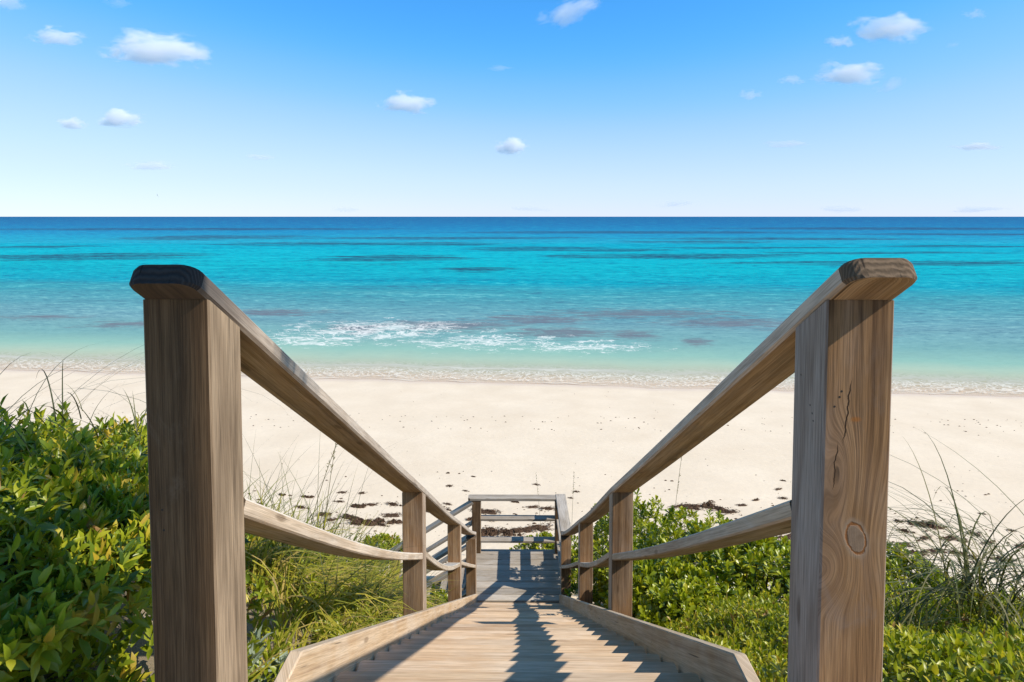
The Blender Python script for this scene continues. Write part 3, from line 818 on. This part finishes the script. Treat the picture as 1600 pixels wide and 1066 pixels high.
def mound_shrub(name, label, group, c, r, ztop, mat, shape, nspr, nl, length, tilt, stem, tint, lean=.55, wid=1.0, cat='shrub', depth=.42, lump=.30):
    """a shrub whose crown is a lumpy mound over centre c, radii r, top height ztop (eye-relative)"""
    zb = ground_z(*c)
    ztop -= .20
    h = ztop - zb
    root = empty(name, (c[0], c[1], EZ + zb))
    tag(root, label, cat, group)
    u = RNG.uniform(0, 2 * math.pi, nspr); ct = RNG.uniform(0.0, 1.0, nspr) ** .75
    stt = np.sqrt(1 - ct ** 2)
    P, A = [], []
    for k in range(nspr):
        x, y, z = stt[k] * math.cos(u[k]), stt[k] * math.sin(u[k]), ct[k]
        lmp = 1 + lump * fbm(x * 2.2 + c[0] * 3, y * 2.2 + c[1] * 3, z * 2.2, 3)
        d = (1 - depth * R.random() ** 2.2) * lmp
        px_, py_ = c[0] + x * r[0] * d, c[1] + y * r[1] * d
        gz = ground_z(px_, py_)
        pz = max(zb + z * h * d, gz + .04)
        P.append((px_ - c[0], py_ - c[1], pz - zb))
        A.append((x / r[0] * lean + R.gauss(0, .22), y / r[1] * lean + R.gauss(0, .22), .75 + z * .5 + R.gauss(0, .12)))
    P, A = np.array(P), np.array(A)
    V, F, T = sprig_leaves(shape, P, A, nl, length, tilt, stem, tint, wid)
    link('foliage', np_mesh('foliage', V, [F], tint=T, smooth=True), (mat,), root)
    sv, sf = [], []
    for k in range(0, nspr, max(1, nspr // 60)):
        p = P[k]
        b0 = Vector((p[0] * .15, p[1] * .15, -.05)); b1 = Vector((p[0] * .6, p[1] * .6, p[2] * .55)); b2 = Vector(p)
        tube(sv, sf, [b0, b0.lerp(b1, .5) + Vector((R.gauss(0, .02), R.gauss(0, .02), .03)), b1, b2], .011, .004)
    link('stem', np_mesh('stem', sv, [np.array(sf)], smooth=True), (M_STEM,), root)
    return root

def blades(P, H, lean, width, tint, seg=5, droop=.5, azim=None, wind=(0, 0)):
    """arched grass blades from points P, length H (n,)"""
    n = len(P)
    az = RNG.uniform(0, 2 * math.pi, n) if azim is None else azim
    dirv = np.stack([np.cos(az), np.sin(az), np.zeros(n)], 1)
    dirv[:, 0] += wind[0]; dirv[:, 1] += wind[1]
    side = np.stack([-dirv[:, 1], dirv[:, 0], np.zeros(n)], 1); side /= np.linalg.norm(side, axis=1, keepdims=True) + 1e-9
    ln = lean * RNG.uniform(.4, 1.4, n); dr = droop * RNG.uniform(.4, 1.5, n)
    V = np.zeros((n, (seg + 1) * 2, 3))
    for k in range(seg + 1):
        t = k / seg
        ang = ln + dr * t * 1.6
        if k == 0: pos = P.copy()
        else:
            pos = pos + (H / seg)[:, None] * (dirv * np.sin(ang)[:, None] + np.array([0, 0, 1.0]) * np.cos(ang)[:, None])
        w = width * (1 - .92 * t ** 1.5) * .5
        V[:, 2 * k] = pos - side * (w if np.isscalar(w) else w[:, None]); V[:, 2 * k + 1] = pos + side * (w if np.isscalar(w) else w[:, None])
    q = np.array([(2 * k, 2 * k + 1, 2 * k + 3, 2 * k + 2) for k in range(seg)])
    F = (np.arange(n)[:, None, None] * (2 * seg + 2) + q[None]).reshape(-1, 4)
    T = np.repeat(np.clip(tint, 0, 1), 2 * seg + 2)
    return V.reshape(-1, 3), F, T

def gpoints(n, xr, yr, dens=None):
    out = []
    while len(out) < n:
        x, y = R.uniform(*xr), R.uniform(*yr)
        if dens and R.random() > dens(x, y): continue
        out.append((x, y, EZ + ground_z(x, y)))
    return np.array(out)

# --- shrubs on the bank beside the left post
SHL = dict(mat=M_SHRUB, shape='ellip', tint=(.18, .74), stem=.10, tilt=(.4, 1.35), nl=10, length=.072, lean=.5, wid=.85)
GL = 'leafy shrubs on the bank beside the dark post'
mound_shrub('leafy_shrub', 'nearest dark green leafy shrub beside the dark front post', GL, (-1.44, 1.62), (.44, .55), -.84, nspr=900, **SHL)
mound_shrub('leafy_shrub', 'broad leafy shrub at the edge of the picture, behind the nearest one', GL, (-2.05, 2.2), (.62, .62), -.70, nspr=1100, **SHL)
mound_shrub('leafy_shrub', 'leafy shrub just past the dark front post, under the tall blades', GL, (-1.98, 2.75), (.50, .55), -.88, nspr=800, **SHL)
mound_shrub('leafy_shrub', 'low leafy shrub hugging the bank below the dark post', GL, (-1.02, 1.15), (.30, .42), -1.05, nspr=420, **SHL)
# --- fleshy-leaved shrubs down the right of the stairs
SHR = dict(mat=M_SCAEV, shape='obov', tint=(.15, .6), stem=.05, tilt=(.25, 1.25), nl=12, length=.092, lean=.45, wid=1.0)
GR = 'fleshy-leaved shrubs down the slope beside the stairs'
for lab, c, r, zt, n in (
        ('tall fleshy-leaved shrub crowding the landing railing', (1.62, 8.45), (.86, 1.0), -4.08, 620),
        ('fleshy-leaved shrub uphill of the landing, its top against the sand', (2.25, 7.1), (1.0, .95), -3.52, 620),
        ('narrow fleshy-leaved shrub between the lower stair posts', (1.22, 6.25), (.46, .85), -3.48, 420),
        ('wide fleshy-leaved shrub halfway up the slope under the sloping rail', (2.15, 5.35), (.95, .85), -2.84, 600),
        ('fleshy-leaved shrub pressed against the second stair post', (1.25, 4.75), (.48, .70), -2.78, 420),
        ('sprawling fleshy-leaved shrub farthest from the stairs on the slope', (3.0, 4.6), (.9, .8), -2.72, 500)):
    mound_shrub('fleshy_shrub', lab, GR, c, r, zt, nspr=int(n * 1.4), **SHR)
mound_shrub('fleshy_shrub', 'fleshy-leaved shrub seen through the landing back rails', GR, (.62, 10.25), (.75, .50), -5.42, nspr=330, **SHR)
mound_shrub('fleshy_shrub', 'small dark shrub beside the lower stair post, under the handrail', GR, (-.98, 7.25), (.28, .6), -4.62, nspr=170, **SHR)
mound_shrub('beach_bush', 'small yellow-green bush standing alone on the sand', None, (-2.55, 10.9), (.48, .40), -5.88, M_COVER, 'obov', 150, 10, .10, (.3, 1.2), .05, (.35, .5), cat='bush')

# --- low ground cover on the right bank
def cover_h(x, y): return .20 + .12 * fbm(x * 1.7, y * 1.7, 8, 3) + .05 * fbm(x * 6, y * 6, 2, 2)
P, A = [], []
for (n, xr, yr) in ((6500, (.68, 3.4), (1.2, 4.3)), (2200, (3.2, 6.5), (2.2, 5.5)), (1100, (.68, 1.6), (3.6, 6.0)), (3000, (1.08, 5.5), (-4, 1.4))):
    for _ in range(n):
        x, y = R.uniform(*xr), R.uniform(*yr)
        if x < .70 + .05 * R.random(): continue
        hh = cover_h(x, y) * sstep(.55, 1.0, x)
        P.append((x, y, EZ + ground_z(x, y) + max(.02, hh * (1 - .55 * R.random() ** 2)))); A.append((R.gauss(0, .35), R.gauss(-.1, .35), 1))
V, F, T = sprig_leaves('small', np.array(P), np.array(A), 8, .047, (.3, 1.3), .075, (.22, .68), .9)
gc = link('ground_cover', np_mesh('ground_cover', V, [F], tint=T, smooth=True), (M_COVER,))
tag(gc, 'bright green leafy ground cover on the bank beside the knotty post', 'ground cover', kind='stuff')

# --- grass on the left bank, with dry stems, and thinner through the ground cover
def ldens(x, y):
    a = -x
    if a > .98 + .10 * (y - 1.4) and y < 2.9: return 0
    return sstep(.66, .78, a) * (1 - .7 * sstep(5.9, 6.8, y)) * (.45 + .55 * sstep(-.2, .25, fbm(x * 1.6, y * 1.6, 6, 3)))
P = gpoints(16000, (-3.0, -.66), (1.35, 7.2), ldens)
H = RNG.uniform(.20, .56, len(P)) * (.75 + .5 * (P[:, 0] < -1.1))
V1, F1, T1 = blades(P, H, .45, RNG.uniform(.007, .017, len(P)), RNG.beta(1.7, 1.5, len(P)), droop=1.0)
P = gpoints(3000, (-3.0, -.70), (1.4, 6.6), ldens)
V2, F2, T2 = blades(P, RNG.uniform(.2, .5, len(P)), .6, RNG.uniform(.002, .004, len(P)), RNG.uniform(.88, 1, len(P)), droop=.5)
gr = link('grass', np_mesh('grass', np.concatenate([V1, V2]), [np.concatenate([F1, F2 + len(V1)])], tint=np.concatenate([T1, T2])), (M_GRASS,))
tag(gr, 'yellow-green grass and dry stems on the bank beside the stairs', 'grass', kind='stuff')
P = gpoints(900, (.9, 3.4), (1.9, 4.6))
P[:, 2] += .05
V1, F1, T1 = blades(P, RNG.uniform(.15, .38, len(P)), .6, RNG.uniform(.003, .006, len(P)), RNG.beta(2.2, 1.6, len(P)), droop=.8)
gr = link('grass', np_mesh('grass', V1, [F1], tint=T1), (M_GRASS,))
tag(gr, 'thin dry grass threaded through the green ground cover', 'grass', kind='stuff')

P, A = [], []
for _ in range(2100):
    x, y = -R.uniform(.70, 2.1), .9 + 4.6 * R.random() ** 1.6
    if fbm(x * 1.3 + 5, y * 1.3, 4, 3) < -.05 and y > 2.6: continue
    P.append((x, y, EZ + ground_z(x, y) + R.uniform(.04, .26))); A.append((R.gauss(0, .35), R.gauss(-.1, .35), 1))
for _ in range(3000):
    x, y = -R.uniform(1.08, 5.5), R.uniform(-4, 1.6)
    P.append((x, y, EZ + ground_z(x, y) + R.uniform(.02, .26))); A.append((R.gauss(0, .35), R.gauss(-.1, .35), 1))
V, F, T = sprig_leaves('small', np.array(P), np.array(A), 8, .062, (.3, 1.3), .08, (.15, .6), .8)
gc = link('ground_cover', np_mesh('ground_cover', V, [F], tint=T, smooth=True), (M_COVER,))
tag(gc, 'leafy weeds growing among the grass beside the stairs', 'ground cover', kind='stuff')

# --- clumps of long arching blades
def clump(name, label, group, c, n, H, width, lean, droop, spread=.08, zoff=0, wind=(0, 0), tint=(0, .7), azim=None):
    z = ground_z(*c) + zoff
    root_loc = (c[0], c[1], EZ + z)
    P = np.stack([RNG.normal(0, spread, n), RNG.normal(0, spread, n), np.zeros(n)], 1)
    az = None if azim is None else RNG.normal(azim[0], azim[1], n)
    V, F, T = blades(P, H * RNG.uniform(.45, 1.15, n), lean, np.full(n, width) * RNG.uniform(.6, 1.2, n), RNG.uniform(tint[0], tint[1], n), seg=9, droop=droop, azim=az, wind=wind)
    o = link(name, np_mesh(name, V, [F], tint=T), (M_OAT,), None, root_loc)
    return tag(o, label, 'grass clump', group)
GC = 'clumps of long-bladed beach grass'
clump('beach_grass_clump', 'long arching grass blades rising above the leafy shrub at the picture edge', GC, (-1.92, 2.3), 26, .85, .005, .5, 1.1, .10, .58, (.75, -.1), (0, .6))
clump('beach_grass_clump', 'short dark grass blades on top of the leafy shrub near the post', GC, (-1.72, 2.4), 45, .34, .006, .5, .5, .26, .52)
clump('beach_grass_clump', 'wiry grass blades showing just past the dark front post', GC, (-1.40, 3.25), 110, .72, .005, .25, .6, .20, .1, (.12, 0), (0, .9))
clump('beach_grass_clump', 'thin grass blades over the sagging middle rail', GC, (-1.42, 3.9), 80, .58, .004, .25, .5, .2, .1, (.1, 0), (0, .9))
clump('beach_grass_clump', 'stiff grass tuft right behind the knotty front post', GC, (2.00, 3.0), 40, .62, .011, .45, .6, .06, .18, tint=(.2, .8))
clump('beach_grass_clump', 'large clump of arching grass blades on the bank past the knotty post', GC, (2.48, 3.15), 120, 1.15, .010, .40, 1.5, .12, .34, (-.25, 0), tint=(.2, .95))
clump('beach_grass_clump', 'arching grass clump at the picture edge past the knotty post', GC, (2.92, 3.3), 100, 1.10, .010, .40, 1.5, .12, .34, (-.25, 0), tint=(.2, .95))

def oat(label, c, h, lean):
    root = empty('seed_stalk', (c[0], c[1], EZ + ground_z(*c))); tag(root, label, 'grass stalk', 'tall seed stalks')
    sv, sf = [], []
    pts = [Vector((lean[0] * (t ** 1.6), lean[1] * t, h * t)) for t in np.linspace(0, 1, 8)]
    tube(sv, sf, pts, .0045, .002, 4)
    link('stalk', np_mesh('stalk', sv, [np.array(sf)], tint=np.full(len(sv), .9)), (M_OAT,), root)
    n = 26
    k = RNG.uniform(.72, 1, n)
    P = np.array([tuple(pts[0] * 0 + Vector((lean[0] * t ** 1.6, lean[1] * t, h * t))) for t in k])
    D = np.stack([RNG.normal(.2, .5, n), RNG.normal(0, .5, n), RNG.uniform(.2, 1, n)], 1)
    V, F, T = place_leaves('ellip', P, D, RNG.normal(0, 1, (n, 3)), RNG.uniform(.02, .038, n), RNG.uniform(.6, 1, n), .7)
    link('seed_head', np_mesh('seed_head', V, [F], tint=T), (M_OAT,), root)['kind'] = 'stuff'
oat('tall thin seed stalk in front of the landing back rail', (.45, 10.5), 1.75, (-.12, 0))
oat('seed stalk beside the landing corner, leaning over the sand', (.95, 10.4), 1.8, (.05, 0))
oat('thin seed stalk standing above the fleshy shrubs by the second post', (2.05, 8.0), 2.35, (.18, 0))
oat('seed stalk rising beyond the sagging rail, leaning over the weed', (-1.75, 5.2), 1.5, (.18, 0))
oat('bent seed stalk in the grass past the dark front post', (-1.7, 4.6), 1.3, (.35, 0))

# --- silvery plants at the foot of the dark post
for lab, c, rr in (('pale silvery plant low beside the dark front post', (-.76, 1.74), .10), ('silvery leafed plant by the top of the stringer', (-.95, 2.2), .08)):
    zb = ground_z(*c)
    root = empty('silver_plant', (c[0], c[1], EZ + zb)); tag(root, lab, 'plant', 'silvery plants by the stairs')
    n = 9
    P = np.stack([RNG.normal(0, rr * .6, n), RNG.normal(0, rr * .6, n), RNG.uniform(.10, .26, n)], 1)
    A = np.stack([P[:, 0] * 4, P[:, 1] * 4, np.ones(n)], 1)
    V, F, T = sprig_leaves('ellip', P, A, 14, .085, (.15, 1.3), .03, (.1, .8), .8)
    link('foliage', np_mesh('foliage', V, [F], tint=T, smooth=True), (M_SILVER,), root)

# ------------------------------------------------------------------ seaweed on the sand
M_WEED = bpy.data.materials.new('dry_seaweed'); _g = NT(M_WEED)
_n = _g.noise(_g.n('TexCoord').outputs['Object'], 30, 4, .7)
_g.principled(_g.ramp(_n, [(.3, (.035, .021, .014, 1)), (.6, (.11, .066, .042, 1)), (.8, (.22, .14, .09, 1))]), .9, _g.bump(_n, .8, .01), .2)
def weed_mesh(seed, flat, strands):
    rr = random.Random(seed)
    V, F = [], []
    # a ragged heap: many short curled ribbons over a lumpy core
    for lump in range(9):
        la, ld = rr.uniform(0, 6.28), rr.uniform(0, .34)
        ox, oy, lr = math.cos(la) * ld * 1.4, math.sin(la) * ld, rr.uniform(.07, .19)
        nu, nv, b0 = 11, 4, len(V)
        for j in range(nv):
            for i_ in range(nu):
                a = 2 * math.pi * i_ / nu; f = 1 - j / (nv - 1) * .96
                rad = f * lr * (1 + .75 * mnoise.noise(Vector((math.cos(a) * 2.5 + lump, math.sin(a) * 2.5, seed)))) * rr.uniform(.75, 1.2)
                V.append((ox + rad * math.cos(a) * 1.3, oy + rad * math.sin(a), flat * lr / .16 * (1 - f ** 2) * rr.uniform(.5, 1.3) - (.02 if j == 0 else 0)))
        for j in range(nv - 1):
            for i_ in range(nu):
                F.append((b0 + j * nu + i_, b0 + j * nu + (i_ + 1) % nu, b0 + (j + 1) * nu + (i_ + 1) % nu, b0 + (j + 1) * nu + i_))
    for s in range(strands):
        a = rr.uniform(0, 6.28); d = rr.uniform(.1, .42)
        p = Vector((math.cos(a) * d * 1.3, math.sin(a) * d, rr.uniform(0, flat)))
        az = rr.uniform(0, 6.28); b0 = len(V); nseg = 5
        w = rr.uniform(.008, .02)
        for k in range(nseg + 1):
            q = p + Vector((math.cos(az) * .05 * k, math.sin(az) * .05 * k, .02 * math.sin(k * 1.4 + s) - .006 * k))
            q.z = max(q.z, .004)
            V.append((q.x - math.sin(az) * w, q.y + math.cos(az) * w, q.z)); V.append((q.x + math.sin(az) * w, q.y - math.cos(az) * w, q.z + .006))
            az += rr.uniform(-.7, .7)
        for k in range(nseg):
            F.append((b0 + 2 * k, b0 + 2 * k + 1, b0 + 2 * k + 3, b0 + 2 * k + 2))
    me = np_mesh('seaweed_clump', V, [np.array(F)]); me.materials.append(M_WEED)
    return me
weeds = [weed_mesh(3 + k, (.10, .05, .13, .07)[k], 60) for k in range(4)]
def on_beach(xp, yp):
    """where the ray of a photo pixel meets the sand"""
    d = Vector(((xp - 800) / 942, 1, -(yp - 385.7) / 942))
    c, s_ = math.cos(math.atan(.05)), math.sin(math.atan(.05))
    w = Vector((d.x - .0088, c + s_ * d.z, c * d.z - s_)); w.normalize()
    t = 5.0
    for _ in range(60):
        p = w * t
        e = p.z - ground_z(p.x, p.y)
        if abs(e) < .003: break
        t += e / max(.08, -w.z) * .7
    return p
spots = [(425 + 0, 800, .5), (505, 806, 1.0), (480, 778, .8), (535, 771, .7), (530, 785, .6), (565, 772, .7), (560, 793, 1.1), (580, 790, .8), (615, 790, .9), (545, 811, 1.5), (575, 819, 1.9), (515, 814, 1.0),
         (598, 822, .8), (612, 806, 1.0), (616, 818, .9), (690, 795, 1.1), (700, 788, .6), (668, 800, .8), (735, 812, .7), (703, 760, .7), (728, 768, .5), (760, 800, 1.5), (775, 812, .9), (770, 832, 2.0), (795, 835, 1.7), (815, 830, 1.5),
         (762, 836, 1.4), (845, 826, 1.5), (858, 795, .9), (833, 792, .7), (805, 785, .5), (838, 757, .5), (1065, 791, 1.2), (1080, 793, 1.7), (1104, 789, 1.3), (1128, 797, 1.6), (1140, 799, 1.0), (1158, 788, .9),
         (1180, 780, .6), (1214, 763, .6), (1222, 777, .8), (1230, 838, 1.6), (1222, 750, .5), (900, 768, .5), (892, 778, .5), (740, 745, .5), (700, 740, .4),
         (1400, 812, 1.2), (1412, 828, 1.6), (1425, 815, 2.0), (1445, 818, 2.0), (1462, 822, 1.5), (1440, 838, 1.4), (1478, 838, 1.6), (1500, 842, 1.2), (1520, 832, 1.5), (1540, 845, 1.3), (1460, 858, 1.6), (1490, 862, 1.4), (1515, 868, 1.4), (1560, 870, 1.4),
         (1410, 850, 1.3), (1430, 862, 1.4), (1590, 850, 1.1), (1575, 826, .8), (1530, 800, .6), (440, 775, .6), (405, 790, .7), (470, 795, .8)]
for k, (xp, yp, sc_) in enumerate(spots):
    p = on_beach(xp, yp)
    o = bpy.data.objects.new('seaweed_clump', weeds[k % 4]); COL.objects.link(o)
    o.location = (p.x, p.y, EZ + ground_z(p.x, p.y) + .003)
    if xp > 1300: sc_ *= .72
    o.scale = (.32 * sc_ * R.uniform(.7, 1.5), .22 * sc_ * R.uniform(.7, 1.2), .42 * sc_ * R.uniform(.7, 1.1))
    o.rotation_euler.z = R.uniform(-.5, .5) + (math.pi if R.random() < .5 else 0)
    big = sc_ >= (.86 if xp > 1300 else 1.2)
    where, grp = (('past the sagging rail beside the dark post', 'sagging rail') if xp < 645 else ('around the landing and the lower stairs', 'landing') if xp < 910
                  else ('just beyond the fleshy-leaved shrubs', 'fleshy shrubs') if xp < 1300 else ('beyond the arching grass past the knotty post', 'arching grass'))
    tag(o, ('large ragged heap' if big else 'small clump') + ' of dried seaweed on sand ' + where, 'seaweed', ('heaps' if big else 'small clumps') + ' of seaweed by the ' + grp)
# crumbs of weed and the rows of trodden marks
V, F = [], []
def crumb(x, y, s):
    z = EZ + ground_z(x, y) + .004
    b = len(V); a = R.uniform(0, 6.28); e = R.uniform(.25, .7)
    for k in range(5):
        t = a + k * 1.2566
        V.append((x + math.cos(t) * s * R.uniform(.6, 1.3), y + math.sin(t) * s * e * R.uniform(.6, 1.3), z))
    V.append((x, y, z + s * .45))
    for k in range(5): F.append((b + k, b + (k + 1) % 5, b + 5))
for _ in range(1900):
    y = 10.6 + abs(R.gauss(0, 1.7)); x = R.uniform(-13, 13)
    if fbm(x * .5, y * 1.2, 3, 3) < -.02: continue
    crumb(x, y, R.choice((.012, .018, .025, .04)) * R.uniform(.6, 1.3))
for _ in range(230):
    y = R.choice((19.3, 20.1, 20.7)) + R.gauss(0, .12); crumb(R.uniform(-19, 19), y, R.uniform(.018, .045))
for _ in range(160): crumb(R.uniform(-20, 20), R.uniform(13, 25), R.uniform(.01, .025))
wb = link('seaweed_crumbs', np_mesh('seaweed_crumbs', V, [np.array(F)]), (M_WEED,))
tag(wb, 'scattered crumbs of dark seaweed over the sand', 'seaweed', kind='stuff')

# ------------------------------------------------------------------ unseen palm added behind the viewpoint to shade the dark post
M_ADDED_TRUNK = bpy.data.materials.new('added_palm_bark'); _g = NT(M_ADDED_TRUNK)
_z = _g.sep(_g.n('TexCoord').outputs['Object'])[2]
_w = _g.math('SINE', _g.math('MULTIPLY', _z, 90))
_g.principled(_g.mix(_g.noise(_g.n('TexCoord').outputs['Object'], 20, 4), (.16, .13, .10, 1), (.34, .29, .24, 1)), .9, _g.bump(_w, .6, .01))
pz = ground_z(1.2, .535)
palm = empty('added_palm', (1.2, .535, EZ + pz)); tag(palm, 'slender unseen palm tree added for shade beside the top deck', 'palm tree')
tv_, tf_ = [], []
PH = 4.6
tube(tv_, tf_, [(0, 0, -.1), (0, 0, .4), (0, 0, 1.5), (.0, 0, 2.6), (.0, .0, 3.6), (.02, 0, PH)], .088, .075, 10)
link('added_palm_trunk', np_mesh('added_palm_trunk', tv_, [np.array(tf_)], smooth=True), (M_ADDED_TRUNK,), palm)
for k in range(13):
    az = k * 2.4; up = 1.1 - .13 * k
    p = Vector((.02, 0, PH)); rib = [p.copy()]; e = up
    for j in range(10):
        p = p + Vector((math.cos(az) * math.cos(e), math.sin(az) * math.cos(e), math.sin(e))) * .155
        rib.append(p.copy()); e -= .17
    rv, rf = [], []; tube(rv, rf, rib, .012, .003, 4)
    fr = link('added_palm_frond', np_mesh('added_palm_frond', rv, [np.array(rf)], tint=np.full(len(rv), .5)), (M_GRASS,), palm)
    P_, D_, N_, S_ = [], [], [], []
    for j in range(60):
        t = .12 + .88 * j / 60; q = t * 10; i0 = min(int(q), 9); pp = rib[i0].lerp(rib[i0 + 1], q - i0); d = (rib[i0 + 1] - rib[i0]).normalized()
        sd = d.cross(Vector((0, 0, 1))).normalized() * (1 if j % 2 else -1)
        P_.append(tuple(pp)); D_.append(tuple(sd + d * .7 - Vector((0, 0, .45)))); N_.append((0, 0, 1)); S_.append(.5 * math.sin(math.pi * min(1, .2 + .75 * t)))
    V, F, T = place_leaves('ellip', np.array(P_), np.array(D_), np.array(N_), np.array(S_), RNG.uniform(.1, .6, 60), .28)
    link('leaflets', np_mesh('leaflets', V, [F], tint=T, smooth=True), (M_SCAEV,), fr)

# ------------------------------------------------------------------ clouds: small fair-weather cumulus, each a volume of its own
def cloud_mat(dens):
    m = bpy.data.materials.new('cloud_vapour'); g = NT(m)
    oc = g.n('TexCoord').outputs['Object']
    rnd = g.math('MULTIPLY', g.n('ObjectInfo').outputs['Random'], 40.0)
    x, y, z = g.sep(oc)
    n1 = g.noise(g.vmath('ADD', oc, g.comb(rnd, rnd, 0)), 1.9, 8, .62, .3)
    zf = g.math('MULTIPLY', z, g.step(z, -.2, .2, 1.5, 1.0))
    r = g.vmath('LENGTH', g.comb(x, y, zf))
    f = g.math('ADD', g.math('MULTIPLY', g.math('SUBTRACT', .62, r), .9), g.math('MULTIPLY', g.math('SUBTRACT', n1, .5), 2.1))
    d = g.math('MULTIPLY', g.step(f, .0, .24), g.step(r, .75, .98, dens, 0))
    v = g.n('VolumePrincipled')
    g.put(v.inputs['Color'], (1, 1, 1, 1)); g.put(v.inputs['Density'], d); v.inputs['Anisotropy'].default_value = -.1
    g.out(None, v.outputs[0])
    return m
CL_THICK, CL_MID, CL_THIN, CL_FAR = cloud_mat(.017), cloud_mat(.011), cloud_mat(.005), cloud_mat(.003)
import bmesh
_b = bmesh.new(); bmesh.ops.create_icosphere(_b, subdivisions=3, radius=1)
CLM = {}
for nm, mt in (('t', CL_THICK), ('m', CL_MID), ('w', CL_THIN), ('h', CL_FAR)):
    me = bpy.data.meshes.new('cloud'); _b.to_mesh(me); me.materials.append(mt); CLM[nm] = me
_b.free()
clouds = [
    (252, 87, 92, 32, 't', 'largest puffy white cloud, high above the dark post'), (96, 63, 44, 16, 't', 'small white cloud above and beside the largest one, near the picture edge'),
    (18, 8, 36, 18, 'm', 'cloud cut off by the top corner of the picture above the dark post'), (190, 188, 42, 17, 't', 'oval white cloud, the larger of a low pair over the dark post'),
    (114, 195, 26, 13, 't', 'small round cloud, the outer one of the low pair'), (637, 166, 46, 20, 't', 'lone white cloud near the middle of the sky'),
    (800, 232, 34, 16, 't', 'small low cloud over the landing, near the horizon'), (890, 26, 56, 24, 'm', 'slanting streaky cloud at the top of the sky, near the middle'),
    (1378, 56, 66, 27, 't', 'large ragged white cloud high above the knotty post'), (1302, 72, 24, 12, 't', 'little cloud tucked beside the large ragged one'),
    (1315, 122, 58, 23, 't', 'flat white cloud below the large ragged one'), (1230, 130, 24, 10, 'm', 'thin wispy cloud between the flat cloud and a smaller puff'),
    (1166, 152, 20, 11, 'm', 'small faint puff, farthest inward of the clouds above the knotty post'), (1504, 31, 20, 10, 'm', 'small cloud near the top corner past the knotty post'),
    (1474, 77, 14, 6, 'w', 'tiny faint wisp below the small corner cloud'), (1380, 138, 28, 12, 'w', 'faint slanting wisp beside the flat white cloud'),
    (1516, 232, 44, 7, 'm', 'long thin low cloud near the picture edge past the knotty post'), (240, 260, 44, 9, 'w', 'faint grey streak low in the sky above the dark post'),
    (780, 110, 24, 6, 'w', 'faint short wisp in the open middle of the sky'), (1224, 228, 40, 8, 'w', 'faint low streak inward of the long thin cloud'),
    (190, 10, 26, 10, 'w', 'faint wisp at the top of the sky beside the corner cloud'), (408, 247, 26, 7, 'w', 'tiny faint puff low over the reef patches'),
    (1056, 319, 34, 7, 'h', 'small bank of cloud sitting on the horizon'), (1310, 328, 40, 6, 'h', 'low cloud on the horizon behind the sloping rail'),
    (1520, 328, 46, 6, 'h', 'low cloud on the horizon at the picture edge'), (830, 327, 36, 5, 'h', 'low cloud on the horizon above the landing'), (540, 328, 30, 5, 'h', 'low cloud on the horizon beside the dark handrail')]
for (xp, yp, hw, hh, kind, lab) in clouds:
    el = (338.5 - yp) / 942
    dist = min(620 / max(el, .02), 9000)
    s_ = dist / 942
    dens_fix = 1
    o = bpy.data.objects.new('cloud', CLM[kind]); COL.objects.link(o)
    o.location = ((xp - 808) / 942 * dist, dist, EZ + el * dist)
    o.scale = (hw * s_ * 1.25, hw * s_ * .75, hh * s_ * 1.35)
    o.rotation_euler.y = -.35 if 'slanting' in lab else R.uniform(-.06, .06)
    tag(o, lab, 'cloud', 'small fair-weather clouds')

# ------------------------------------------------------------------ a far bird
M_BIRD = bpy.data.materials.new('bird_feather'); NT(M_BIRD).principled((.10, .10, .11, 1), .8)
bv, bf = [], []
tube(bv, bf, [(0, -.25, 0), (0, -.15, .01), (0, .05, .02), (0, .22, .01), (0, .36, 0)], .02, .02, 6)
for k in range(len(bv)):
    yy = bv[k][1]; w = 1 + 2.6 * max(0, 1 - (yy / .26) ** 2); bv[k] = (bv[k][0] * w, yy, bv[k][2] * w)
for s in (-1, 1):
    b = len(bv)
    for (x, y, z) in ((.03, .10, .03), (.35, .17, .12), (.68, .02, .05), (.36, .02, .11), (.03, -.08, .03)): bv.append((s * x, y, z))
    bf.append((b, b + 1, b + 3, b + 4)); bf.append((b + 1, b + 2, b + 3, b + 3))
bf4 = np.array([f for f in bf if len(set(f)) == 4]); bf3 = np.array([f[:3] for f in bf if len(set(f)) == 3])
bird = link('bird', np_mesh('bird', bv, [bf4, bf3]), (M_BIRD,), None, ((244 - 808) / 942 * 150, 150, EZ + 33.5 / 942 * 150))
bird.rotation_euler = (.2, 1.25, .6)
tag(bird, 'small dark seabird flying low above the horizon', 'bird')
